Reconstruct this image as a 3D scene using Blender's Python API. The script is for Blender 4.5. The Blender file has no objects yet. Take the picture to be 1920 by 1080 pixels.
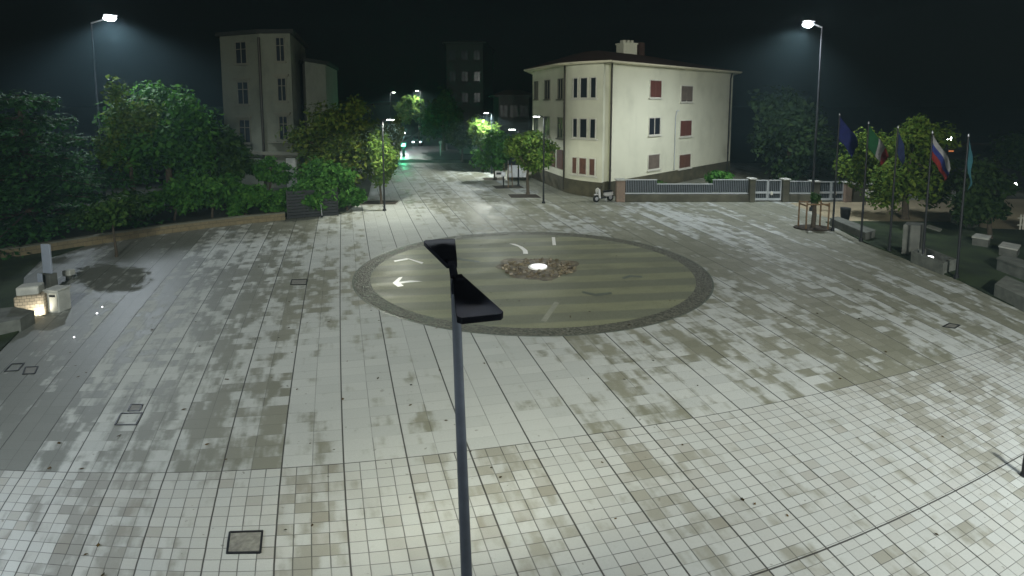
import bpy, math, random
import numpy as np
from mathutils import Vector
R = math.radians
random.seed(7)
rng = np.random.default_rng(11)
scene = bpy.context.scene
COL = scene.collection

# ------------------------------------------------------------------ camera geometry
CAM_H = 7.2; F = 1.10; HY = -0.365; PD = R(6.0); S = HY + F*math.tan(PD)
CP, SP = math.cos(PD), math.sin(PD)
def ray(x, y):
    X = (x-960)/960; Y = (y-540)/960 - S
    return X, F*CP - Y*SP, -(Y*CP + F*SP)          # right, forward, up
def at(x, y, z=0.0):                                 # pixel of the photograph -> point at height z
    a, b, c = ray(x, y); t = (z-CAM_H)/c
    return Vector((a*t, b*t, z))
def pt(x, y, Y):                                     # pixel -> point at distance Y
    a, b, c = ray(x, y); t = Y/b
    return Vector((a*t, Y, CAM_H + c*t))
def zat(y, Y): return pt(960, y, Y).z
# plan of the paving (in paving bands): world (x, y) -> (u across, v along)
CAL = dict(f=1.2895, k1=.1551, k2=.1823, pit=.3043, roll=-.0008, yaw=-.2478, h=5.5509, u0=-.4342, t1=8.9403)
def plan(X, Y):
    X = np.asarray(X, float); Y0 = np.asarray(Y, float); Y = np.maximum(Y0, 6.5)
    zc = Y*CP + CAM_H*SP; yc = CAM_H*CP - Y*SP
    qx = F*X/zc; qy = F*yc/zc + S
    r2 = np.minimum(qx*qx + qy*qy, 2.6)
    k = 1 + CAL['k1']*r2 + CAL['k2']*r2*r2
    x = qx*k; y = qy*k
    c, s = math.cos(CAL['roll']), math.sin(CAL['roll'])
    x, y = x*c - y*s, x*s + y*c
    dx = x/CAL['f']; dy = y/CAL['f']
    cp, sp = math.cos(CAL['pit']), math.sin(CAL['pit'])
    fw = cp - dy*sp; dn = np.maximum(dy*cp + sp, .02)
    gx = dx/dn; gy = fw/dn
    cy, sy = math.cos(CAL['yaw']), math.sin(CAL['yaw'])
    u = (gx*cy - gy*sy)*CAL['h'] - CAL['u0']; v = (gx*sy + gy*cy)*CAL['h'] - CAL['t1']
    dY = (Y0 - Y)/1.3
    return u + dY*.245, v + dY*.97
def unplan(u, v):                                    # inverse, by Newton steps
    u = np.asarray(u, float); v = np.asarray(v, float)
    X = np.full(u.shape, .5); Y = np.full(u.shape, 21.)
    for _ in range(25):
        a, b = plan(X, Y); e = 1e-3
        a1, b1 = plan(X+e, Y); a2, b2 = plan(X, Y+e)
        j11, j12, j21, j22 = (a1-a)/e, (a2-a)/e, (b1-b)/e, (b2-b)/e
        det = j11*j22 - j12*j21; ra, rb = u-a, v-b
        X = X + .8*(j22*ra - j12*rb)/det; Y = Y + .8*(j11*rb - j21*ra)/det
    return X, Y

# ------------------------------------------------------------------ materials
def nt(name):
    m = bpy.data.materials.new(name); m.use_nodes = True
    t = m.node_tree; b = t.nodes['Principled BSDF']
    return m, t, b
def rgb(c): return (c[0], c[1], c[2], 1)
def mat(name, col, rough=.7, metal=0., var=.25, scale=3., bump=.0, spec=.4):
    m, t, b = nt(name); N, L = t.nodes, t.links
    tc = N.new('ShaderNodeTexCoord'); n = N.new('ShaderNodeTexNoise')
    n.inputs['Scale'].default_value = scale; n.inputs['Detail'].default_value = 5
    L.new(tc.outputs['Object'], n.inputs['Vector'])
    r = N.new('ShaderNodeMapRange'); r.inputs[1].default_value = .3; r.inputs[2].default_value = .7
    r.inputs[3].default_value = 1-var; r.inputs[4].default_value = 1+var
    L.new(n.outputs['Fac'], r.inputs[0])
    h = N.new('ShaderNodeHueSaturation'); h.inputs['Color'].default_value = rgb(col)
    L.new(r.outputs[0], h.inputs['Value']); L.new(h.outputs[0], b.inputs['Base Color'])
    b.inputs['Roughness'].default_value = rough; b.inputs['Metallic'].default_value = metal
    b.inputs['Specular IOR Level'].default_value = spec
    if bump:
        bp = N.new('ShaderNodeBump'); bp.inputs['Strength'].default_value = bump; bp.inputs['Distance'].default_value = .03
        n2 = N.new('ShaderNodeTexNoise'); n2.inputs['Scale'].default_value = scale*8; n2.inputs['Detail'].default_value = 4
        L.new(tc.outputs['Object'], n2.inputs['Vector'])
        L.new(n2.outputs['Fac'], bp.inputs['Height']); L.new(bp.outputs[0], b.inputs['Normal'])
    return m
def emit(name, col, s):
    m, t, b = nt(name)
    b.inputs['Base Color'].default_value = (.8, .8, .8, 1)
    b.inputs['Emission Color'].default_value = rgb(col); b.inputs['Emission Strength'].default_value = s
    return m
def leafmat(name, cols, trans=.3):
    m, t, b = nt(name); N, L = t.nodes, t.links
    g = N.new('ShaderNodeNewGeometry'); cr = N.new('ShaderNodeValToRGB')
    e = cr.color_ramp.elements
    e[0].color = rgb(cols[0]); e[1].color = rgb(cols[-1])
    for i, c in enumerate(cols[1:-1]):
        k = e.new((i+1)/(len(cols)-1)); k.color = rgb(c)
    L.new(g.outputs['Random Per Island'], cr.inputs['Fac'])
    L.new(cr.outputs[0], b.inputs['Base Color']); b.inputs['Roughness'].default_value = .75
    b.inputs['Specular IOR Level'].default_value = .15
    tr = N.new('ShaderNodeBsdfTranslucent'); L.new(cr.outputs[0], tr.inputs['Color'])
    mx = N.new('ShaderNodeMixShader'); mx.inputs[0].default_value = trans
    L.new(b.outputs[0], mx.inputs[1]); L.new(tr.outputs[0], mx.inputs[2])
    L.new(mx.outputs[0], N['Material Output'].inputs['Surface'])
    return m

class G:                                             # small node-graph helper
    def __init__(s, t): s.N, s.L = t.nodes, t.links
    def m(s, op, a, b=None, c=None, clamp=False):
        n = s.N.new('ShaderNodeMath'); n.operation = op; n.use_clamp = clamp
        for i, v in enumerate((a, b, c)):
            if v is None: continue
            if isinstance(v, (int, float)): n.inputs[i].default_value = v
            else: s.L.new(v, n.inputs[i])
        return n.outputs[0]
    def xyz(s, x, y, z=0.):
        n = s.N.new('ShaderNodeCombineXYZ')
        for i, v in enumerate((x, y, z)):
            if isinstance(v, (int, float)): n.inputs[i].default_value = v
            else: s.L.new(v, n.inputs[i])
        return n.outputs[0]
    def white(s, vec):
        n = s.N.new('ShaderNodeTexWhiteNoise'); n.noise_dimensions = '3D'; s.L.new(vec, n.inputs['Vector'])
        return n.outputs['Value']
    def noise(s, vec, scale, detail=3., rough=.5):
        n = s.N.new('ShaderNodeTexNoise'); s.L.new(vec, n.inputs['Vector'])
        n.inputs['Scale'].default_value = scale; n.inputs['Detail'].default_value = detail; n.inputs['Roughness'].default_value = rough
        return n.outputs['Fac']
    def ramp(s, v, a, b, c=0., d=1., smooth=True):
        n = s.N.new('ShaderNodeMapRange'); n.interpolation_type = 'SMOOTHSTEP' if smooth else 'LINEAR'
        s.L.new(v, n.inputs[0])
        for i, q in enumerate((a, b, c, d)):
            if isinstance(q, (int, float)): n.inputs[i+1].default_value = q
            else: s.L.new(q, n.inputs[i+1])
        return n.outputs[0]
    def mix(s, f, a, b):
        n = s.N.new('ShaderNodeMix'); n.data_type = 'RGBA'
        for i, v in ((0, f), (6, a), (7, b)):
            if isinstance(v, tuple): n.inputs[i].default_value = rgb(v)
            elif isinstance(v, (int, float)): n.inputs[i].default_value = v
            else: s.L.new(v, n.inputs[i])
        return n.outputs[2]
    def scale(s, col, f):
        n = s.N.new('ShaderNodeVectorMath'); n.operation = 'SCALE'; s.L.new(col, n.inputs[0])
        if isinstance(f, (int, float)): n.inputs['Scale'].default_value = f
        else: s.L.new(f, n.inputs['Scale'])
        return n.outputs[0]

def paving_material():
    m, t, b = nt('wet_stone_paving'); g = G(t)
    uv = g.N.new('ShaderNodeUVMap'); uv.uv_map = 'plan'
    sp = g.N.new('ShaderNodeSeparateXYZ'); g.L.new(uv.outputs[0], sp.inputs[0])
    u, v = sp.outputs[0], sp.outputs[1]
    near = g.m('LESS_THAN', v, 0.)
    band = g.m('FLOOR', u)
    # rows and columns: small square tiles near the station, half-band slabs beyond
    cols = g.m('ADD', g.m('MULTIPLY', near, 2.), 2.)             # 4 or 2
    rowsc = g.m('ADD', g.m('MULTIPLY', near, 4.-1/.369), 1/.369)
    cu = g.m('MULTIPLY', u, cols); cv = g.m('MULTIPLY', v, rowsc)
    iu, iv = g.m('FLOOR', cu), g.m('FLOOR', cv)
    cell = g.xyz(iu, iv, near)
    rnd = g.white(cell); rnd2 = g.white(g.xyz(iv, iu, 4.2)); rnd3 = g.white(g.xyz(g.m('ADD', iu, 71.3), iv, 9.1))
    bandr = g.white(g.xyz(band, 3.3, near)); halfr = g.white(g.xyz(g.m('FLOOR', g.m('MULTIPLY', u, 2.)), g.m('FLOOR', g.m('MULTIPLY', v, .17)), 6.1))
    # wet stains: long patches that run with the bands, each slab soaking a different amount
    p1 = g.noise(g.xyz(g.m('MULTIPLY', u, 1.35), g.m('MULTIPLY', v, .55)), 1., 5., .65)
    p2 = g.noise(g.xyz(g.m('ADD', g.m('MULTIPLY', u, .22), 9.), g.m('MULTIPLY', v, .16)), 1., 2.)
    p3 = g.noise(g.xyz(g.m('MULTIPLY', u, 2.6), g.m('MULTIPLY', v, 2.2), 3.), 1., 3., .6)
    inband = g.m('FRACT', u)
    midb = g.m('SUBTRACT', .5, g.m('ABSOLUTE', g.m('SUBTRACT', inband, .5)))    # 0 at the dark joints, .5 mid band
    rowv = g.white(g.xyz(iv, 5.5, near))
    ps = g.noise(g.xyz(g.m('MULTIPLY', u, 2.3), g.m('MULTIPLY', rowv, 60.), 2.), 1., 3., .55)      # one soft streak pattern per row of slabs
    pv = g.noise(g.xyz(g.m('MULTIPLY', u, .9), g.m('MULTIPLY', v, 1.3), 7.), 1., 3., .6)
    wet = g.m('ADD', g.m('MULTIPLY', p1, .95), g.m('MULTIPLY', p2, 1.05))
    wet = g.m('ADD', wet, g.m('MULTIPLY', g.m('SUBTRACT', ps, .5), 1.6))
    wet = g.m('ADD', wet, g.m('MULTIPLY', g.m('SUBTRACT', pv, .5), .7))
    wet = g.m('ADD', wet, .16)
    wet = g.m('ADD', wet, g.m('MULTIPLY', g.m('SUBTRACT', rnd, .5), g.m('ADD', .10, g.m('MULTIPLY', near, .22))))
    wet = g.m('ADD', wet, g.m('MULTIPLY', g.m('SUBTRACT', p3, .5), .55))
    wet = g.m('ADD', wet, g.m('MULTIPLY', g.m('SUBTRACT', bandr, .5), .58))
    wet = g.m('ADD', wet, g.m('MULTIPLY', g.m('SUBTRACT', halfr, .5), .22))
    wet = g.m('ADD', wet, g.m('MULTIPLY', midb, .35))
    lefty = g.m('MULTIPLY', g.ramp(u, -7., 1.5, .42, 0.), g.m('SUBTRACT', 1., g.m('MULTIPLY', near, .65)))                            # the side by the gardens dries last
    righty = g.ramp(u, 8., 15., 0., .26)
    fary = g.ramp(v, 2., 12., 0., .10)
    wet = g.m('ADD', g.m('ADD', g.m('ADD', wet, lefty), righty), fary)
    wet = g.m('SUBTRACT', wet, g.m('MULTIPLY', near, .08))
    wetf = g.ramp(wet, 1.27, 1.66)
    # joints
    def line(x, w):
        f = g.m('FRACT', g.m('ADD', x, .5)); d = g.m('ABSOLUTE', g.m('SUBTRACT', f, .5))
        return g.ramp(d, g.m('MULTIPLY', w, .5), w, 1., 0.)
    jb = line(u, .017)
    jc = g.m('MULTIPLY', line(cu, g.m('MULTIPLY', cols, .011)), g.m('ADD', g.m('MULTIPLY', rnd2, .6), g.m('ADD', .15, g.m('MULTIPLY', near, .35))))
    jr = g.m('MULTIPLY', line(cv, g.m('MULTIPLY', rowsc, .010)), g.m('ADD', g.m('MULTIPLY', near, .45), g.m('MULTIPLY', rnd3, .6)))
    jr = g.m('MULTIPLY', jr, g.m('ADD', g.m('MULTIPLY', near, .25), .75))
    t1 = g.ramp(g.m('ABSOLUTE', v), .007, .014, .9, 0.)
    t2 = g.ramp(g.m('ABSOLUTE', g.m('ADD', v, 4.045)), .013, .021, 1., 0.)
    joint = g.m('MAXIMUM', g.m('MAXIMUM', jb, t1), g.m('MAXIMUM', t2, g.m('MAXIMUM', g.m('MULTIPLY', jc, .85), g.m('MULTIPLY', jr, .85))))
    # colour
    fine = g.noise(g.xyz(u, v), 26., 5., .65)
    dry = g.mix(rnd2, (.425, .45, .43), (.475, .50, .475))
    dry = g.mix(g.m('MULTIPLY', g.m('MULTIPLY', g.white(g.xyz(iu, iv, 7.7)), near), .4), dry, (.40, .40, .36))
    wetc = g.mix(rnd, (.200, .205, .155), (.250, .254, .200))
    wetc = g.mix(g.ramp(u, -6., 1., .75, 0.), wetc, (.165, .178, .170))
    wetc = g.mix(g.m('MULTIPLY', near, .35), wetc, (.40, .40, .37))
    c = g.mix(wetf, dry, wetc)
    tint = g.m('ADD', .90, g.m('MULTIPLY', fine, .2))
    c = g.scale(c, tint)
    odd = g.m('MULTIPLY', g.m('GREATER_THAN', rnd3, .93), near)
    c = g.mix(g.m('MULTIPLY', odd, .35), c, (.24, .225, .18))
    spots = g.ramp(g.noise(g.xyz(u, v, 5.), 7., 2.), .70, .76, 0., .6)
    c = g.mix(spots, c, (.16, .15, .12))
    c = g.mix(g.m('MULTIPLY', joint, .92), c, (.035, .033, .03))
    g.L.new(c, b.inputs['Base Color'])
    ro = g.ramp(wetf, 0., 1., .72, .50, False)
    ro = g.m('ADD', ro, g.m('MULTIPLY', g.m('SUBTRACT', fine, .5), .25))
    g.L.new(ro, b.inputs['Roughness']); b.inputs['Specular IOR Level'].default_value = .3
    bp = g.N.new('ShaderNodeBump'); bp.inputs['Strength'].default_value = .35; bp.inputs['Distance'].default_value = .01
    hgt = g.m('SUBTRACT', g.m('MULTIPLY', fine, .25), g.m('MULTIPLY', joint, 1.))
    g.L.new(hgt, bp.inputs['Height']); g.L.new(bp.outputs[0], b.inputs['Normal'])
    return m

def mosaic_material():
    m, t, b = nt('striped_mosaic_stone'); g = G(t)
    uv = g.N.new('ShaderNodeUVMap'); uv.uv_map = 'plan'
    sp = g.N.new('ShaderNodeSeparateXYZ'); g.L.new(uv.outputs[0], sp.inputs[0])
    u, v = sp.outputs[0], sp.outputs[1]
    w = g.m('ADD', g.m('ADD', v, g.m('MULTIPLY', u, .12)), g.m('MULTIPLY', g.m('SUBTRACT', g.noise(g.xyz(u, v), .8, 2.), .5), .12))
    st = g.m('FRACT', g.m('DIVIDE', g.m('SUBTRACT', w, 9.016), 1.28))
    s = g.m('MULTIPLY', g.ramp(st, .0, .10), g.ramp(st, .5, .60, 1., 0.))
    n = g.noise(g.xyz(u, v), 34., 4., .7); n2 = g.noise(g.xyz(g.m('MULTIPLY', u, .5), v), 1.3, 3.)
    c = g.mix(s, (.190, .203, .145), (.275, .288, .180))
    c = g.mix(g.ramp(n2, .45, .7, 0., .5), c, (.20, .21, .15))
    vor = g.N.new('ShaderNodeTexVoronoi'); vor.inputs['Scale'].default_value = 38.; g.L.new(g.xyz(u, v), vor.inputs['Vector'])
    c = g.scale(c, g.m('ADD', .66, g.m('MULTIPLY', n, .52)))
    c = g.scale(c, g.ramp(vor.outputs['Distance'], .0, .8, 1.1, .82, False))
    g.L.new(c, b.inputs['Base Color'])
    g.L.new(g.ramp(n2, .3, .7, .42, .60, False), b.inputs['Roughness']); b.inputs['Specular IOR Level'].default_value = .4
    return m
def rubble_material(name, a, bcol, sc):
    m, t, b = nt(name); g = G(t)
    tc = g.N.new('ShaderNodeTexCoord'); vor = g.N.new('ShaderNodeTexVoronoi'); vor.inputs['Scale'].default_value = sc
    g.L.new(tc.outputs['Object'], vor.inputs['Vector'])
    n = g.noise(tc.outputs['Object'], sc*.35, 5., .7)
    f = g.ramp(n, .35, .65); c = g.mix(f, a, bcol)
    sep = g.N.new('ShaderNodeSeparateColor'); g.L.new(vor.outputs['Color'], sep.inputs[0])
    c = g.scale(c, g.m('ADD', .5, g.m('MULTIPLY', sep.outputs[0], 1.)))
    g.L.new(c, b.inputs['Base Color']); b.inputs['Roughness'].default_value = .5
    bp = g.N.new('ShaderNodeBump'); bp.inputs['Strength'].default_value = .8; bp.inputs['Distance'].default_value = .03
    g.L.new(vor.outputs['Distance'], bp.inputs['Height']); g.L.new(bp.outputs[0], b.inputs['Normal'])
    return m
def plaster(name, col, stain, amt=.5):
    m, t, b = nt(name); g = G(t)
    tc = g.N.new('ShaderNodeTexCoord'); o = tc.outputs['Object']
    sp = g.N.new('ShaderNodeSeparateXYZ'); g.L.new(o, sp.inputs[0])
    n = g.noise(o, .45, 5., .6)
    st = g.noise(g.xyz(g.m('MULTIPLY', sp.outputs[0], 1.6), g.m('MULTIPLY', sp.outputs[1], 1.6), g.m('MULTIPLY', sp.outputs[2], .22)), 1.2, 4., .6)
    c = g.mix(g.ramp(n, .42, .75, 0., amt), col, stain)
    c = g.mix(g.ramp(st, .55, .75, 0., amt*.6), c, stain)
    c = g.scale(c, g.m('ADD', .92, g.m('MULTIPLY', g.noise(o, 14., 4.), .16)))
    g.L.new(c, b.inputs['Base Color']); b.inputs['Roughness'].default_value = .85
    return m
def brick(name, c1, c2, mortar, sc, w=.5, h=.25):
    m, t, b = nt(name); g = G(t)
    tc = g.N.new('ShaderNodeTexCoord'); sp = g.N.new('ShaderNodeSeparateXYZ'); g.L.new(tc.outputs['Object'], sp.inputs[0])
    br = g.N.new('ShaderNodeTexBrick'); g.L.new(g.xyz(g.m('ADD', sp.outputs[0], sp.outputs[1]), sp.outputs[2]), br.inputs['Vector'])
    br.inputs['Color1'].default_value = rgb(c1); br.inputs['Color2'].default_value = rgb(c2); br.inputs['Mortar'].default_value = rgb(mortar)
    br.inputs['Scale'].default_value = sc; br.inputs['Brick Width'].default_value = w; br.inputs['Row Height'].default_value = h
    br.inputs['Mortar Size'].default_value = .02; br.inputs['Bias'].default_value = 0.
    c = g.scale(br.outputs['Color'], g.m('ADD', .7, g.m('MULTIPLY', g.noise(tc.outputs['Object'], 6., 4.), .6)))
    g.L.new(c, b.inputs['Base Color']); b.inputs['Roughness'].default_value = .8
    bp = g.N.new('ShaderNodeBump'); bp.inputs['Strength'].default_value = .6; bp.inputs['Distance'].default_value = .02; bp.invert = True
    g.L.new(br.outputs['Fac'], bp.inputs['Height']); g.L.new(bp.outputs[0], b.inputs['Normal'])
    return m
def grass_material():
    m, t, b = nt('night_grass'); g = G(t)
    tc = g.N.new('ShaderNodeTexCoord'); o = tc.outputs['Object']
    c = g.mix(g.ramp(g.noise(o, .7, 4.), .35, .65), (.012, .026, .007), (.03, .055, .013))
    c = g.scale(c, g.m('ADD', .5, g.m('MULTIPLY', g.noise(o, 25., 4., .7), 1.)))
    g.L.new(c, b.inputs['Base Color']); b.inputs['Roughness'].default_value = .9
    bp = g.N.new('ShaderNodeBump'); bp.inputs['Strength'].default_value = 1.; bp.inputs['Distance'].default_value = .05
    g.L.new(g.noise(o, 40., 3.), bp.inputs['Height']); g.L.new(bp.outputs[0], b.inputs['Normal'])
    return m

M = dict(
    paving=paving_material(), mosaic=mosaic_material(), grass=grass_material(),
    ring=rubble_material('dark_cobble_ring', (.085, .088, .068), (.115, .116, .09), 16.),
    rubble=rubble_material('brown_rubble', (.075, .055, .03), (.19, .16, .10), 5.),
    asphalt=mat('wet_asphalt', (.055, .056, .06), .42, var=.35, scale=.8, bump=.2),
    earth=mat('dark_ground', (.03, .034, .022), .9, var=.4, scale=.4),
    sand=mat('sandy_road', (.33, .28, .18), .75, var=.25, scale=.35, bump=.1),
    lane=mat('pale_side_path', (.32, .33, .29), .7, var=.15, scale=.8),
    soil=mat('bare_soil', (.04, .03, .02), .95, var=.4, scale=6., bump=.6),
    white=mat('white_inlay', (.88, .88, .85), .35, var=.05, scale=4.),
    greyinlay=mat('grey_inlay', (.24, .25, .19), .4, var=.15, scale=4.),
    darkinlay=mat('dark_inlay', (.09, .11, .09), .4, var=.15, scale=4.),
    steel=mat('polished_plate', (.75, .75, .72), .25, .4, .1),
    lampblue=mat('dark_painted_steel', (.014, .016, .022), .95, .0, .15, 5., 0., .02),
    polegrey=mat('grey_painted_steel', (.085, .10, .125), .36, .5, .15, 4.),
    mastgrey=mat('dull_mast_paint', (.018, .02, .024), .6, .2, .15, 4.),
    galv=mat('galvanised_steel', (.45, .47, .50), .45, .6, .15, 4.),
    black=mat('black_paint', (.015, .016, .018), .45, .2, .2),
    iron=mat('cast_iron', (.05, .05, .045), .55, .5, .3, 20., .4),
    cream=plaster('cream_plaster', (.63, .63, .485), (.44, .44, .33), .5),
    creamside=plaster('cream_plaster_old', (.50, .49, .38), (.33, .33, .25), .7),
    plinth=mat('dark_plinth', (.075, .068, .04), .85, var=.3, scale=1.5),
    roof=mat('brown_roof_tiles', (.055, .030, .022), .85, var=.35, scale=8., bump=.6),
    eave=plaster('pale_eave', (.70, .66, .48), (.4, .39, .3)),
    redshut=mat('red_shutter', (.12, .042, .032), .6, var=.15),
    brownshut=mat('brown_shutter', (.12, .055, .035), .6, var=.2),
    greyshut=mat('grey_brown_shutter', (.15, .12, .095), .6, var=.2),
    frame=mat('white_window_frame', (.55, .54, .46), .5, var=.1),
    pipe=mat('dark_drainpipe', (.035, .03, .022), .5, .3, .2),
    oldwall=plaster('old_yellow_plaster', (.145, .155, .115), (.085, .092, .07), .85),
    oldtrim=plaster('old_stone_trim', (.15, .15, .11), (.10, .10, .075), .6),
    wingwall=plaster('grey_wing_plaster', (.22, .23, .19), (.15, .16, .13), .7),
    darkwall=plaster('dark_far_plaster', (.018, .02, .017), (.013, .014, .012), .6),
    bluesign=mat('pale_blue_grey_panel', (.30, .34, .40), .5, var=.1),
    stone=mat('pale_stone', (.40, .41, .37), .8, var=.2, scale=3., bump=.3),
    lawnstone=mat('weathered_lawn_stone', (.14, .15, .13), .85, 0., .3, 3., .4),
    darkstone=mat('dark_monolith', (.11, .115, .10), .8, var=.3, scale=2., bump=.3),
    lowwall=brick('yellow_low_wall', (.19, .155, .085), (.15, .125, .07), (.09, .08, .05), 1.6, .9, .4),
    cairn=brick('cairn_stone', (.50, .42, .30), (.36, .30, .21), (.05, .045, .035), 3.2, .55, .34),
    gatewhite=mat('white_gate_paint', (.42, .45, .46), .45, .2, .1),
    bargrey=mat('grey_bar_paint', (.22, .25, .27), .5, .2, .1),
    fencewall=mat('stained_wall', (.075, .072, .05), .9, var=.35, scale=1.2, bump=.3),
    brickpost=brick('old_brick_post', (.26, .17, .12), (.20, .15, .11), (.18, .16, .13), 5., .5, .22),
    slats=mat('dark_grey_slats', (.013, .016, .018), .6, var=.2),
    wood=mat('brown_wood', (.16, .10, .05), .75, var=.3, scale=8.),
    bark=mat('tree_bark', (.075, .06, .042), .95, var=.35, scale=9., bump=.8),
    rubber=mat('black_rubber', (.015, .015, .015), .8, var=.2),
    scooter=mat('white_scooter_paint', (.5, .5, .49), .3, var=.06),
    carwhite=mat('pale_car_paint', (.6, .62, .62), .3, .1, .06),
    cardark=mat('dark_car_paint', (.035, .045, .06), .3, .3, .1),
    leafdark=leafmat('cedar_needles', [(.020, .072, .020), (.036, .122, .030), (.06, .16, .042)]),
    leafmid=leafmat('mid_green_leaves', [(.026, .095, .014), (.048, .155, .022), (.085, .205, .032)]),
    leaflight=leafmat('fresh_green_leaves', [(.055, .12, .018), (.10, .185, .028), (.17, .24, .05)]),
    leafyel=leafmat('yellowing_leaves', [(.036, .075, .010), (.070, .112, .014), (.125, .155, .022)]),
    leafright=leafmat('lawn_tree_leaves', [(.052, .11, .012), (.095, .165, .018), (.16, .215, .03)]),
    leafnight=leafmat('dusky_leaves', [(.012, .030, .009), (.022, .048, .012), (.038, .068, .017)]),
    leafdim=leafmat('dull_green_leaves', [(.018, .052, .012), (.034, .085, .017), (.06, .115, .024)]),
    fallen=leafmat('fallen_leaves', [(.03, .022, .01), (.07, .045, .015), (.12, .075, .02)], .1),
    mastglow=emit('mast_lamp_glow', (.93, .97, 1.), 60.),
    streetglow=emit('street_lamp_glow', (.95, 1., .93), 26.),
    upglow=emit('ground_lamp_glow', (.95, .97, 1.), 5.),
    greenglow=emit('green_signal_glow', (.10, 1., .50), 9.),
    headglow=emit('headlight_glow', (.85, .9, 1.), 9.),
    warmglow=emit('warm_lamp_glow', (1., .85, .6), 14.),
    orangeglow=emit('orange_lit_window', (1., .28, .05), .55),
    redglow=emit('red_lamp_glow', (1., .12, .08), 1.5),
)
def glassmat():
    m, t, b = nt('dark_window_glass')
    b.inputs['Base Color'].default_value = (.02, .024, .03, 1); b.inputs['Roughness'].default_value = .18; b.inputs['Specular IOR Level'].default_value = .15
    return m
M['glass'] = glassmat()
def flat(name, c): return mat(name, tuple(q*.24 for q in c), .9, var=.2)
M['eublue'] = flat('blue_flag_cloth', (.03, .05, .34)); M['fgreen'] = flat('green_flag_cloth', (.02, .22, .07))
M['fwhite'] = flat('white_flag_cloth', (.75, .75, .75)); M['fred'] = flat('red_flag_cloth', (.5, .03, .025))
M['fblue'] = flat('blue_stripe_cloth', (.04, .07, .42)); M['teal'] = flat('teal_flag_cloth', (.05, .27, .33))
M['dblue'] = flat('dull_blue_flag_cloth', (.03, .06, .22))

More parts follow.
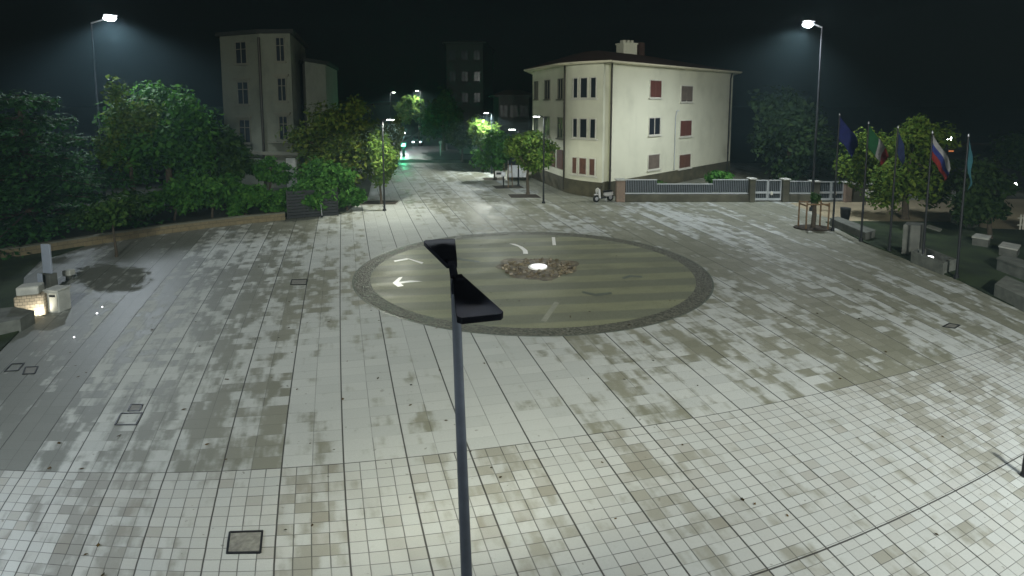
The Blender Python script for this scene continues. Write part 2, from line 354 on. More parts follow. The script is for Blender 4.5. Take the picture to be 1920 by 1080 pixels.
# ------------------------------------------------------------------ object helpers
def tag(o, label=None, cat=None, group=None, kind=None):
    if label: o['label'] = label
    if cat: o['category'] = cat
    if group: o['group'] = group
    if kind: o['kind'] = kind
    return o
def thing(name, label, cat, loc, group=None):
    o = bpy.data.objects.new(name, None); COL.objects.link(o); o.empty_display_size = .3
    o.location = loc; tag(o, label, cat, group)
    ROOT[o.name] = Vector(loc)
    return o
ROOT = {}
def rootloc(o):
    while o.parent: o = o.parent
    return Vector(o.location)
class MB:
    """collects shapes in world coordinates; build() links them as ONE mesh object"""
    def __init__(s): s.v = []; s.f = []; s.mi = []; s.sm = []
    def add(s, vs, fs, mi=0, smooth=False):
        k = len(s.v); s.v += [tuple(x) for x in vs]
        for f in fs: s.f.append(tuple(i+k for i in f)); s.mi.append(mi); s.sm.append(smooth)
        return s
    def box(s, c, d, rz=0., mi=0, bev=0., taper=1.):
        c = Vector(c); hx, hy, hz = d[0]/2, d[1]/2, d[2]/2; cs, sn = math.cos(rz), math.sin(rz)
        def w(x, y, z): return (c.x + x*cs - y*sn, c.y + x*sn + y*cs, c.z + z)
        if bev <= 0:
            vs = [w(x*(taper if z > 0 else 1), y*(taper if z > 0 else 1), z) for z in (-hz, hz) for x, y in ((-hx, -hy), (hx, -hy), (hx, hy), (-hx, hy))]
            fs = [(3, 2, 1, 0), (4, 5, 6, 7), (0, 1, 5, 4), (1, 2, 6, 5), (2, 3, 7, 6), (3, 0, 4, 7)]
        else:
            e = min(bev, hx*.9, hy*.9, hz*.9)
            vs = []; fs = []
            o8 = [(hx-e, hy), (hx, hy-e), (hx, -hy+e), (hx-e, -hy), (-hx+e, -hy), (-hx, -hy+e), (-hx, hy-e), (-hx+e, hy)][::-1]
            i8 = [(x*(hx-e)/hx, y*(hy-e)/hy) for x, y in o8]
            for z, pl in ((-hz, i8), (-hz+e, o8), (hz-e, o8), (hz, i8)): vs += [w(x, y, z) for x, y in pl]
            for k in range(3):
                for i in range(8): j = (i+1) % 8; fs.append((k*8+i, k*8+j, k*8+8+j, k*8+8+i))
            fs.append(tuple(range(7, -1, -1))); fs.append(tuple(range(24, 32)))
        return s.add(vs, fs, mi)
    def tube(s, p0, p1, r0, r1=None, n=10, mi=0, caps=True):
        p0, p1 = Vector(p0), Vector(p1); r1 = r0 if r1 is None else r1
        d = (p1-p0).normalized(); a = d.orthogonal().normalized(); b = d.cross(a)
        vs = []
        for p, r in ((p0, r0), (p1, r1)):
            for i in range(n):
                t = 2*math.pi*i/n; vs.append(p + a*(r*math.cos(t)) + b*(r*math.sin(t)))
        s.add(vs, [(i, (i+1) % n, n+(i+1) % n, n+i) for i in range(n)], mi, True)
        if caps: s.add(vs, [tuple(range(n-1, -1, -1)), tuple(range(n, 2*n))], mi)
        return s
    def path(s, pts, rs, n=8, mi=0):
        for i in range(len(pts)-1): s.tube(pts[i], pts[i+1], rs[i], rs[i+1], n, mi)
        return s
    def prism(s, poly, z0, z1, mi=0, top=None):
        n = len(poly); tp = top or poly
        vs = [(p[0], p[1], z0) for p in poly] + [(p[0], p[1], z1) for p in tp]
        s.add(vs, [(i, (i+1) % n, n+(i+1) % n, n+i) for i in range(n)] + [tuple(range(n-1, -1, -1)), tuple(range(n, 2*n))], mi)
        return s
    def disc(s, c, r, n=20, mi=0, dome=0.):
        c = Vector(c); vs = [(c.x+r*math.cos(2*math.pi*i/n), c.y+r*math.sin(2*math.pi*i/n), c.z) for i in range(n)] + [(c.x, c.y, c.z+dome)]
        return s.add(vs, [(i, (i+1) % n, n) for i in range(n)], mi)
    def wheel(s, c, r, w, ax, n=20, mi=0):                       # ax: axle direction
        c = Vector(c); ax = Vector(ax).normalized()
        prof = [(-.5, .78), (-.46, .93), (-.3, 1.), (.3, 1.), (.46, .93), (.5, .78)]
        a = ax.orthogonal().normalized(); b = ax.cross(a); vs = []
        for q, k in prof:
            for i in range(n):
                t = 2*math.pi*i/n; vs.append(c + ax*(q*w) + (a*math.cos(t) + b*math.sin(t))*(r*k))
        fs = [(j*n+i, j*n+(i+1) % n, (j+1)*n+(i+1) % n, (j+1)*n+i) for j in range(5) for i in range(n)]
        s.add(vs, fs, mi, True); s.add(vs, [tuple(range(n-1, -1, -1)), tuple(range(5*n, 6*n))], mi)
        return s
    def build(s, name, mats, parent=None):
        me = bpy.data.meshes.new(name)
        if parent is not None: off = rootloc(parent)
        else:
            xs = np.array(s.v); off = Vector(((xs[:, 0].min()+xs[:, 0].max())/2, (xs[:, 1].min()+xs[:, 1].max())/2, xs[:, 2].min()))
        me.from_pydata([(x-off.x, y-off.y, z-off.z) for x, y, z in s.v], [], s.f)
        for q in (mats if isinstance(mats, (list, tuple)) else [mats]): me.materials.append(q)
        me.polygons.foreach_set('material_index', s.mi); me.polygons.foreach_set('use_smooth', s.sm)
        me.update()
        o = bpy.data.objects.new(name, me); COL.objects.link(o)
        if parent is not None: o.parent = parent
        else: o.location = off
        return o
def quickmesh(name, V, Fq, material, parent=None, uv=None, loc=(0, 0, 0)):
    V = np.asarray(V, np.float32); Fq = np.asarray(Fq, np.int32)
    off = rootloc(parent) if parent is not None else Vector(loc)
    V = V - np.array(off, np.float32)
    me = bpy.data.meshes.new(name); n = len(Fq); k = Fq.shape[1]
    me.vertices.add(len(V)); me.vertices.foreach_set('co', V.ravel())
    me.loops.add(n*k); me.loops.foreach_set('vertex_index', Fq.ravel())
    me.polygons.add(n); me.polygons.foreach_set('loop_start', np.arange(0, n*k, k, dtype=np.int32))
    me.update(calc_edges=True)
    if uv is not None:
        l = me.uv_layers.new(name='plan'); l.data.foreach_set('uv', np.asarray(uv, np.float32)[Fq.ravel()].ravel())
    me.materials.append(material); me.validate()
    o = bpy.data.objects.new(name, me); COL.objects.link(o)
    if parent is not None: o.parent = parent
    else: o.location = off
    return o
def lamp(name, kind, loc, energy, col, parent, size=.15, target=None, angle=150, blend=.6):
    l = bpy.data.lights.new(name, kind); l.energy = energy; l.color = col
    l.shadow_soft_size = size
    if kind == 'SPOT': l.spot_size = R(angle); l.spot_blend = blend
    o = bpy.data.objects.new(name, l); COL.objects.link(o); o.parent = parent
    o.location = Vector(loc) - rootloc(parent)
    if target is not None:
        d = Vector(target) - Vector(loc); o.rotation_euler = d.to_track_quat('-Z', 'Y').to_euler()
    return o

# ------------------------------------------------------------------ ground
gb = MB(); gb.add([(-500, -60, -.03), (500, -60, -.03), (500, 700, -.03), (-500, 700, -.03)], [(0, 1, 2, 3)])
tag(gb.build('ground', M['earth']), kind='structure')
gx = np.arange(-34, 36.01, .45); gy = np.arange(0, 66.1, .45)
XX, YY = np.meshgrid(gx, gy); uu, vv = plan(XX, YY)
nx, ny = len(gx), len(gy); idx = np.arange(nx*ny).reshape(ny, nx)
quads = np.stack([idx[:-1, :-1], idx[:-1, 1:], idx[1:, 1:], idx[1:, :-1]], -1).reshape(-1, 4)
plaza = quickmesh('plaza_paving', np.stack([XX.ravel(), YY.ravel(), np.zeros(nx*ny)], 1), quads, M['paving'], None, np.stack([uu.ravel(), vv.ravel()], 1))
tag(plaza, kind='structure')
def sheet(name, pix, z, material, kind='structure', label=None, cat=None):
    b = MB(); ps = [at(x, y) for x, y in pix]; b.add([(p.x, p.y, z) for p in ps], [tuple(range(len(ps)))])
    o = b.build(name, material)
    if o.data.polygons[0].normal.z < 0: o.data.flip_normals()
    return tag(o, label, cat, None, kind)
sheet('road', [(738, 299), (905, 299), (1000, 302), (1000, 292), (872, 291), (830, 262), (806, 246), (786, 246), (752, 268), (738, 290)], .006, M['asphalt'])
sheet('side_road', [(1480, 381), (1560, 412), (1600, 415), (1780, 416), (1850, 428), (1990, 432), (1990, 372), (1660, 376)], .005, M['sand'])
# lawns: real raised beds with an edge
def bed(name, pix, h, material, kind='structure'):
    ps = [at(x, y) for x, y in pix]
    area = sum(ps[i].x*ps[(i+1) % len(ps)].y - ps[(i+1) % len(ps)].x*ps[i].y for i in range(len(ps)))
    if area < 0: ps = ps[::-1]
    return tag(MB().prism([(p.x, p.y) for p in ps], 0.002, h, 0).build(name, material), kind=kind)
bed('lawn', [(1548, 417), (1600, 416), (1780, 417), (1850, 430), (1990, 434), (2100, 600), (1935, 592), (1850, 552), (1800, 527), (1730, 499), (1620, 455)], .05, M['grass'])
bed('verge', [(-200, 680), (-5, 665), (58, 600), (42, 560), (45, 520), (75, 490), (200, 449), (100, 468), (-300, 520)], .05, M['grass'])
bed('garden_ground', [(-300, 518), (100, 464), (200, 448), (300, 432), (400, 419), (540, 407), (640, 402), (690, 372), (700, 330), (500, 330), (-300, 360)], .10, M['earth'])

# ------------------------------------------------------------------ mosaic circle
CU, CV, CR = 5.831, 9.760, 5.43
mo = thing('mosaic_circle', 'large round striped stone mosaic with dark cobbled rim in the middle of the wet plaza', 'mosaic', (float(unplan(6.05, 10.0)[0]), float(unplan(6.05, 10.0)[1]), 0))
def polar(name, r0, r1, nr, na, z, material, cu=CU, cv=CV, ecc=1.):
    rr = np.linspace(r0, r1, nr+1); aa = np.linspace(0, 2*np.pi, na, endpoint=False)
    A, Rr = np.meshgrid(aa, rr); U = cu + Rr*np.cos(A); V = cv + Rr*np.sin(A)*ecc
    X, Y = unplan(U, V); id_ = np.arange((nr+1)*na).reshape(nr+1, na)
    q = np.stack([id_[:-1], id_[1:], np.roll(id_, -1, 1)[1:], np.roll(id_, -1, 1)[:-1]], -1).reshape(-1, 4)
    return quickmesh(name, np.stack([X.ravel(), Y.ravel(), np.full(X.size, z)], 1), q, material, mo, np.stack([U.ravel(), V.ravel()], 1))
polar('mosaic_field', .02, 4.94, 14, 96, .004, M['mosaic'])
polar('rim', 4.94, CR, 2, 128, .005, M['ring'])
polar('edge_line', CR, CR+.05, 1, 128, .006, M['darkinlay'])
CCU, CCV = 6.06, 10.03
ru = np.random.default_rng(3)
# uneven rubble bed round the centre plate
b = MB(); nseg = 40; ps = []
for i in range(nseg):
    a = 2*math.pi*i/nseg; r = 1.22*(1+.13*math.sin(3*a+1)+.08*math.sin(7*a)+.05*ru.random())
    ps.append((CCU + r*math.cos(a), CCV + r*math.sin(a)))
X, Y = unplan([p[0] for p in ps], [p[1] for p in ps])
cx, cy = [float(q) for q in unplan(CCU, CCV)]
b.add([(x, y, .008) for x, y in zip(X, Y)] + [(cx, cy, .03)], [(i, (i+1) % nseg, nseg) for i in range(nseg)])
rb = b.build('rubble_bed', M['rubble'], mo)
b = MB()
for i in range(150):
    a = ru.random()*6.283; r = .38 + .8*ru.random()**.7
    x, y = [float(q) for q in unplan(CCU + r*math.cos(a), CCV + r*math.sin(a))]
    s_ = .03 + .05*ru.random(); b.box((x, y, .03 + s_*.3), (s_*2.2, s_*1.6, s_), ru.random()*3, taper=.6)
b.build('loose_stone', M['rubble'], mo)['kind'] = 'stuff'
b = MB(); b.tube((cx, cy, .02), (cx, cy, .07), .42, .40, 28); b.build('centre_plate', M['white'], mo)['label'] = 'shining round plate at the centre'
b = MB(); b.tube((cx+.05, cy+.02, .07), (cx+.05, cy+.02, .085), .36, .34, 28); b.build('centre_glare', emit('centre_glare_emission', (.97, .98, 1.), 1.1), mo)  # glare of lamps mirrored in the disc, put in as emission
def mark(name, strokes, material, z=.011, lab=None):
    b = MB()
    for poly in strokes:
        ps = [at(x, y) for x, y in poly]
        ar = sum(ps[i].x*ps[(i+1) % len(ps)].y - ps[(i+1) % len(ps)].x*ps[i].y for i in range(len(ps)))
        if ar < 0: ps = ps[::-1]
        b.add([(p.x, p.y, z) for p in ps], [tuple(range(len(ps)))]); z += .0015
    o = b.build(name, material, mo)
    if lab: o['label'] = lab
mark('inlay_mark', [[(738, 489), (762, 484.5), (766, 487), (740, 491.5)], [(761, 484.5), (766, 485), (794, 492.5), (791, 495.5)]], M['white'], lab='white chevron inlay mark')
mark('inlay_mark', [[(736, 531), (748, 520.5), (755, 519.5), (746, 531)], [(736, 531), (748, 529), (757, 536.5), (746, 538.5)], [(744, 529.5), (770, 526.5), (792, 528), (768, 530.2), (744, 533)]], M['white'], lab='white arrow inlay mark')
mark('inlay_mark', [[(955, 457), (966, 457.5), (980, 463), (989, 470), (990, 476.5), (981, 476), (980, 470), (972, 463)]], M['white'], lab='white curved inlay mark')
mark('inlay_mark', [[(1034.5, 445), (1040.5, 445), (1042.5, 460), (1036, 460)]], M['white'], lab='short white inlay bar')
mark('inlay_mark', [[(1040, 566), (1049, 568), (1024, 604), (1014, 602)]], M['greyinlay'], lab='faint grey inlay bar')
mark('inlay_mark', [[(850, 481), (868, 485), (900, 490), (898, 493), (866, 489), (850, 485)]], M['darkinlay'], lab='thin dark inlay stroke at the back')
mark('inlay_mark', [[(1092, 546), (1116, 551), (1146, 548), (1148, 552), (1118, 556), (1092, 550)]], M['darkinlay'], lab='thin dark inlay stroke right of centre')
mark('inlay_mark', [[(1165, 521), (1180, 516), (1204, 518), (1204, 521), (1182, 520), (1170, 524)]], M['darkinlay'], lab='thin dark inlay stroke far right')

# ------------------------------------------------------------------ covers in the paving
def hatch(pix, label, kind='solid'):
    ps = [at(x, y) for x, y in pix]; c = sum(ps, Vector())/4
    t = thing('drain_cover', label, 'drain cover', (c.x, c.y, 0), 'covers set in the paving')
    b = MB()
    for i in range(4):
        p, q = ps[i], ps[(i+1) % 4]; d = (q-p); L = d.length; m_ = (p+q)/2
        b.box((m_.x, m_.y, .012 + i*.0004), (L+.01, .032, .016), math.atan2(d.y, d.x))
    b.build('frame', M['black'], t)
    if kind != 'open':
        b = MB(); ins = [c + (p-c)*.93 for p in ps]
        if kind == 'grid':
            b.add([(p.x, p.y, .006) for p in ins], [(0, 1, 2, 3)])
            for k in range(1, 14):
                p = ins[0].lerp(ins[3], k/14); q = ins[1].lerp(ins[2], k/14); d = q-p; m_ = (p+q)/2
                b.box((m_.x, m_.y, .013), (d.length, .02, .012), math.atan2(d.y, d.x))
            b.build('grate', mat('grate_iron', (.30, .30, .26), .6, .2, .25, 12.), t)
        else:
            b.add([(p.x, p.y, .008) for p in ins], [(0, 1, 2, 3)]); b.build('lid', mat('cover_slab', (.17, .17, .15), .6, 0, .2, 9.), t)
    return t
hatch([(426, 1038), (488, 1037), (492, 997), (431, 999)], 'large iron grate with dark frame near the bottom of the square tiles', 'grid')
hatch([(216, 797), (255, 797), (267, 775), (227, 776)], 'slab filled cover with thin black frame on the left paving', 'open')
hatch([(240, 771), (262, 771), (267, 759), (246, 759)], 'small plain grey cover just behind the black framed one')
hatch([(9, 697), (34, 695), (45, 682), (22, 683)], 'dark cover at the far left edge of the paving', 'open')
hatch([(43, 702), (65, 701), (71, 688), (48, 689)], 'dark grey cover beside the leftmost one', 'solid')
hatch([(1768, 613), (1790, 616), (1800, 610), (1780, 607)], 'small dark cover on the stained paving far right')
hatch([(545, 534), (574, 534), (576, 524), (547, 525)], 'small dark cover left of the mosaic circle')
# fallen leaves
fl = []; ff = []
for i in range(190):
    x, y = random.uniform(-13, 14), random.uniform(7.5, 32)
    a = random.random()*6.28; s_ = random.uniform(.02, .045); k = len(fl)
    for da, r in ((0, 1.5), (1.6, .8), (3.14, 1.3), (4.7, .8)): fl.append((x+math.cos(a+da)*r*s_, y+math.sin(a+da)*r*s_, .016+random.random()*.015))
    ff.append((k, k+1, k+2, k+3))
tag(quickmesh('fallen_leaves', fl, ff, M['fallen']), 'scattered small fallen leaves on the wet paving', 'leaves', None, 'stuff')

# ------------------------------------------------------------------ buildings
def wall_param(x, P0, P1):                           # pixel column -> distance along the wall P0-P1
    a, b_, _ = ray(x, 300); d = P1-P0
    den = d.x*b_ - d.y*a
    t = -(P0.x*b_ - P0.y*a)/den
    return t*d.length
def window(parent, P0, P1, s0, s1, z0, z1, style, frame_mat, shut=None, shutfrac=0., hood=None, sill=True, div=2):
    d = (P1-P0); d.z = 0; d.normalize(); n = Vector((d.y, -d.x, 0))
    if n.y > 0: n = -n
    rz = math.atan2(d.y, d.x)
    def P(s, o, z): q = P0 + d*s + n*o; return (q.x, q.y, z)
    w, h, cs, cz = s1-s0, z1-z0, (s0+s1)/2, (z0+z1)/2
    b = MB(); fw = .07
    b.box(P(s0+fw/2, .03, cz), (fw, .08, h), rz); b.box(P(s1-fw/2, .03, cz), (fw, .08, h), rz)
    b.box(P(cs, .028, z1-fw/2), (w-2*fw, .078, fw), rz); b.box(P(cs, .028, z0+fw/2), (w-2*fw, .078, fw), rz)
    for k in range(1, div): b.box(P(s0 + w*k/div, .024, cz), (.06, .06, h-2*fw), rz)
    if style == 'transom': b.box(P(cs, .020, z0+h*.66), (w-2*fw, .055, .06), rz)
    wn = b.build('window', frame_mat, parent)
    MB().box(P(cs, .004, cz), (w-2*fw, .012, h-2*fw), rz).build('pane', M['glass'], wn)
    if shut is not None:
        hh = (h-2*fw)*shutfrac; zc = z1-fw-hh/2; b = MB()
        nsl = max(4, int(hh/.09))
        for k in range(nsl): b.box(P(cs, .058, zc-hh/2+hh*(k+.5)/nsl), (w-2*fw+.02, .022, hh/nsl*.86), rz)
        b.box(P(cs, .048, zc), (w-2*fw, .01, hh), rz)
        b.build('shutter', shut, wn)
    if sill: MB().box(P(cs, .07, z0-.05), (w+.24, .2, .09), rz).build('sill', frame_mat, wn)
    if hood is not None:
        b = MB(); b.box(P(cs, .10, z1+.22), (w+.55, .3, .12), rz); b.box(P(cs, .06, z1+.10), (w+.35, .18, .12), rz)
        b.build('hood', hood, wn)
    return wn
def ccw(poly):
    a = sum(poly[i][0]*poly[(i+1) % len(poly)][1] - poly[(i+1) % len(poly)][0]*poly[i][1] for i in range(len(poly)))
    return poly if a > 0 else poly[::-1]
def offset(poly, o):                                  # grow a ccw polygon outward
    n = len(poly); out = []
    for i in range(n):
        p0, p1, p2 = Vector(poly[i-1]).to_2d(), Vector(poly[i]).to_2d(), Vector(poly[(i+1) % n]).to_2d()
        d1, d2 = (p1-p0).normalized(), (p2-p1).normalized()
        n1, n2 = Vector((d1.y, -d1.x)), Vector((d2.y, -d2.x)); k = n1+n2; L = k.length
        k = k/L; c = max(.35, k.dot(n1)); out.append((p1.x+k.x*o/c, p1.y+k.y*o/c))
    return out

def right_building():
    ZT = 9.95
    A = pt(998, 334, 52.8); B = pt(1057, 360, 44.6); C = pt(1128, 372, 41.6); D = pt(1143, 372, 42.1); E = pt(1367, 330, 57.)
    for p in (A, B, C, D, E): p.z = 0
    fd = (E-D).normalized(); bk = Vector((-fd.y, fd.x, 0)); 
    # rounded corner: Bezier from B to C
    K = B + (B-A).normalized()*1.6; curve = []
    for i in range(13):
        t = i/12; curve.append(B*(1-t)**2 + K*2*t*(1-t) + C*t*t)
    dnC = C + (D-C)*.35 + Vector((.0, .35, 0)); dnD = D + Vector((-.12, .28, 0))
    F_ = E + bk*12; F_ = E + Vector((2., 9, 0)); H_ = A + Vector((1.5, 10, 0))
    poly = [A] + curve + [dnC, dnD, D, E, F_, H_]
    poly = ccw([(p.x, p.y) for p in poly])
    bd = thing('apartment_house', 'cream three storey house with rounded corner, brown roof and chimney behind the railing fence', 'building', (D.x, D.y, 0))
    MB().prism(poly, 1.15, ZT).build('wall', M['cream'], bd)
    MB().prism(offset(poly, .06), 0, 1.15).build('plinth', M['plinth'], bd)
    ev = offset(poly, .75)
    MB().prism(ev, ZT+.003, ZT+.16).build('eave', M['eave'], bd)
    c = Vector((sum(p[0] for p in ev)/len(ev), sum(p[1] for p in ev)/len(ev)))
    rf = offset(poly, .85)
    ro = MB().prism(rf, ZT+.163, ZT+1.15, 0, [(c.x+(p[0]-c.x)*.28, c.y+(p[1]-c.y)*.28) for p in rf]).build('roof', M['roof'], bd)
    ch = pt(1175, 90, 49.)
    b = MB(); zc0, zc1 = ZT+.4, zat(84, 49.)
    b.box((ch.x, ch.y, (zc0+zc1)/2), (1.35, 1.1, zc1-zc0), .4)
    b.box((ch.x, ch.y, zc1+.06), (1.5, 1.25, .12), .4)
    for k in (-.4, 0, .4): b.box((ch.x+k*math.cos(.4), ch.y+k*math.sin(.4), zc1+.24), (.22, .5, .24), .4)
    b.build('chimney', M['cream'], ro)
    b = MB(); gp = pt(1200, 96, 49.); b.box((gp.x, gp.y, zat(96, 49.)), (.5, .6, 1.4), .4); b.build('chimney', M['roof'], ro)['label'] = 'thin dark chimney'
    # gutter along the visible eave
    b = MB(); n = len(ev)
    vis = [i for i in range(n) if ev[i][1] < 58]
    for i in range(n):
        p, q = ev[i], ev[(i+1) % n]
        if min(p[1], q[1]) < 57 and max(p[1], q[1]) < 60: b.tube((p[0], p[1], ZT+.10), (q[0], q[1], ZT+.10), .08, .08, 6)
    b.build('gutter', M['eave'], bd)
    # front windows (top of each row from the photograph)
    rows = [(8.93, 7.45), (5.88, 4.40), (2.85, 1.55)]
    styles = {(0, 0): (M['redshut'], 1.), (1, 0): (M['greyshut'], .95), (0, 1): (None, 0), (1, 1): (M['redshut'], 1.), (0, 2): (M['greyshut'], 1.), (1, 2): (M['brownshut'], 1.)}
    for k, (x0, x1) in enumerate(((1214, 1236), (1272, 1294))):
        s0, s1 = wall_param(x0, D, E), wall_param(x1, D, E)
        for r, (z1, z0) in enumerate(rows):
            sh, fr = styles[(k, r)]; dz = -.35*k
            window(bd, D, E, s0, s1, z0+dz, z1+dz, 'plain', M['frame'], sh, fr)
    # far pair of windows on the right part of the front
    # left side wall
    for x0, x1 in ((1001.5, 1009), (1021, 1031), (1045.5, 1055)):
        s0, s1 = wall_param(x0, A, B), wall_param(x1, A, B)
        for z1, z0 in ((9.0, 7.35), (5.9, 4.2)): window(bd, A, B, s0, s1, z0, z1, 'plain', M['oldtrim'], None, 0)
    for x0, x1 in ((1030, 1041), (1045, 1056)):
        s0, s1 = wall_param(x0, A, B), wall_param(x1, A, B); window(bd, A, B, s0, s1, 1.75, 3.3, 'plain', M['brownshut'], M['brownshut'], 1., sill=False)
    # corner windows sit on a chord of the curve, in a shallow rendered surround
    Q0, Q1 = curve[5].copy(), curve[11].copy(); dd = (Q1-Q0).normalized(); nn = Vector((dd.y, -dd.x, 0)); nn = nn if nn.y < 0 else -nn
    mid = curve[8]; bulge = (mid-Q0).dot(nn) + .02
    Q0 = Q0 + nn*bulge; Q1 = Q1 + nn*bulge
    for (z1, z0), sh in zip(((8.98, 7.4), (5.92, 4.4), (2.95, 1.6)), (None, None, M['brownshut'])):
        for (x0, x1) in ((1073, 1083), (1086, 1101), (1105, 1117)):
            s0, s1 = wall_param(x0, Q0, Q1), wall_param(x1, Q0, Q1)
            window(bd, Q0, Q1, s0, s1, z0, z1, 'plain', M['frame'], sh, 1., div=1)
    # downpipes and a cable conduit
    for P in (B + Vector((-.02, -.12, 0)), D + Vector((-.02, -.11, 0)), D.lerp(E, .965) + Vector((.07, -.09, 0))):
        b = MB(); b.path([(P.x, P.y, .2), (P.x, P.y, ZT-.55), (P.x-.05, P.y-.4, ZT-.05)], [.075]*3, 8)
        for z in (2., 4.5, 7.): b.tube((P.x, P.y, z), (P.x, P.y, z+.08), .095, .095, 8)
        b.build('drainpipe', M['pipe'], bd)
    s_ = wall_param(1263, D, E); P = D + (E-D).normalized()*s_ + Vector((.05, -.06, 0))
    MB().path([(P.x, P.y, 1.2), (P.x, P.y, 5.9), (P.x+.12, P.y, 6.4), (P.x+.3, P.y, 6.35)], [.035]*4, 6).build('conduit', M['galv'], bd)
right_building()

def left_building():
    Yf = 46.; ZT = zat(63, Yf)
    C0 = pt(424, 300, Yf+2.2); C1 = pt(496, 300, Yf); C2 = pt(553, 300, Yf-.2)
    for p in (C0, C1, C2): p.z = 0
    back = Vector((-3.5, 13, 0))
    W1 = pt(616, 300, 53.); W1.z = 0
    bd = thing('town_house', 'tall old plaster house with hooded windows behind the left hedge', 'building', (C1.x, C1.y, 0))
    poly = ccw([(p.x, p.y) for p in (C0, C1, C2, C2+back, C0+back)])
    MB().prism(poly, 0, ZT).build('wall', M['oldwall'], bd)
    b = MB()
    b.prism(offset(poly, .28), zat(290, Yf), zat(284, Yf)); b.prism(offset(poly, .14), zat(294, Yf), zat(290, Yf)-.003)
    b.build('string_course', M['oldtrim'], bd)
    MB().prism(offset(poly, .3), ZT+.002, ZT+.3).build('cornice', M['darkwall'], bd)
    MB().prism(offset(poly, .25), ZT+.303, ZT+.7, 0, [(sum(p[0] for p in poly)/5+(q[0]-sum(p[0] for p in poly)/5)*.4, sum(p[1] for p in poly)/5+(q[1]-sum(p[1] for p in poly)/5)*.4) for q in offset(poly, .25)]).build('roof', M['roof'], bd)
    for P0, P1, x0, x1, ys in ((C0, C1, 452, 473, ((78, 120), (153, 196), (224, 268))), (C1, C2, 526, 543, ((70, 116), (146, 190), (217, 262)))):
        s0, s1 = wall_param(x0, P0, P1), wall_param(x1, P0, P1)
        for i, (ya, yb) in enumerate(ys):
            Yw = Yf+1 if P0 is C0 else Yf
            window(bd, P0, P1, s0, s1, zat(yb, Yw), zat(ya, Yw), 'transom', M['oldtrim'] , None, 0, hood=None if i == 0 else M['oldtrim'])
    b = MB(); P = C1 + Vector((.02, -.12, 0)); b.path([(P.x, P.y, .2), (P.x, P.y, ZT-.3)], [.11, .11], 8); b.build('drainpipe', M['pipe'], bd)
    # balcony ledge under the right lowest window
    n_ = (C2-C1).normalized(); q = C1.lerp(C2, .62)
    b = MB(); b.box((q.x, q.y-.28, zat(266, Yf)), (2.1, .55, .12), math.atan2(n_.y, n_.x)); b.build('ledge', M['oldtrim'], bd)
    # shop door surround, ground floor pilaster
    b = MB(); z0, z1 = .1, zat(296, Yf); q = C2 + Vector((-.25, -.10, 0)); b.box((q.x, q.y, (z0+z1)/2), (.75, .3, z1-z0), 0); b.build('pilaster', M['stone'], bd)
    # lower wing
    wp = ccw([(C2.x+.02, C2.y+3.), (W1.x, W1.y), (W1.x-2, W1.y+10), (C2.x-3, C2.y+10)])
    zw = zat(120, 52.)
    MB().prism(wp, 0, zw).build('wing', M['wingwall'], bd)
    MB().prism(offset(wp, .25), zw+.002, zw+.3).build('wing_cornice', M['darkwall'], bd)
left_building()

def far_block(label, x0, x1, ytop, Y, depth, nw, rows, matl, rz=0.):
    P0, P1 = pt(x0, 200, Y), pt(x1, 200, Y); P0.z = P1.z = 0; zt = zat(ytop, Y)
    bd = thing('far_house', label, 'building', ((P0.x+P1.x)/2, Y, 0))
    poly = ccw([(P0.x, Y), (P1.x, Y), (P1.x+1, Y+depth), (P0.x-1, Y+depth)])
    MB().prism(poly, 0, zt).build('wall', matl, bd); MB().prism(offset(poly, .5), zt+.002, zt+.25).build('eave', matl, bd)
    rp = offset(poly, .45); c = (sum(p[0] for p in rp)/4, sum(p[1] for p in rp)/4)
    MB().prism(rp, zt+.253, zt+.9, 0, [(c[0]+(p[0]-c[0])*.4, c[1]+(p[1]-c[1])*.4) for p in rp]).build('roof', M['roof'], bd)
    L = (P1-P0).length
    for r in range(rows):
        z1 = zt - .9 - r*3.1
        if z1 < 1.6: continue
        for k in range(nw):
            s = L*(k+.5)/nw; window(bd, P0, P1, s-.5, s+.5, z1-1.5, z1, 'plain', M['darkwall'])
    return bd
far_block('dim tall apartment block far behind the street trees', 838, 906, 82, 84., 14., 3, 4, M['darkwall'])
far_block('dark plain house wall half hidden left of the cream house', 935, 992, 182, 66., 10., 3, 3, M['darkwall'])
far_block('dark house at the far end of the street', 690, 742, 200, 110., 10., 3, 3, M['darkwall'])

# ------------------------------------------------------------------ trees
def leaf_cloud(r, blobs, n, size, up=.5, flatten=0.):
    B = np.array(blobs); w = B[:, 6]/B[:, 6].sum(); k = r.choice(len(B), n, p=w)
    d = r.normal(size=(n, 3)); d /= np.linalg.norm(d, axis=1)[:, None]
    rad = r.random(n)**.42
    # clumps: pull leaves of a blob towards a few twig centres
    tw = r.normal(size=(len(B), 9, 3)); tw /= np.linalg.norm(tw, axis=2)[..., None]
    ti = r.integers(0, 9, n); dd = d*.62 + tw[k, ti]*.62
    P = B[k, :3] + dd*rad[:, None]*B[k, 3:6]
    nrm = dd*.7 + r.normal(size=(n, 3))*.55 + np.array([0, 0, up]); nrm[:, 2] *= 1+flatten*3
    nrm /= np.linalg.norm(nrm, axis=1)[:, None]
    a = np.cross(nrm, r.normal(size=(n, 3))); a /= np.linalg.norm(a, axis=1)[:, None]; b = np.cross(nrm, a)
    s = size*(.55 + .9*r.random(n))[:, None]
    bend = nrm*s*.25
    V = np.stack([P - a*s, P + b*s*.55 - bend, P + a*s, P - b*s*.55 - bend], 1).reshape(-1, 3)
    return V, np.arange(4*n).reshape(n, 4)
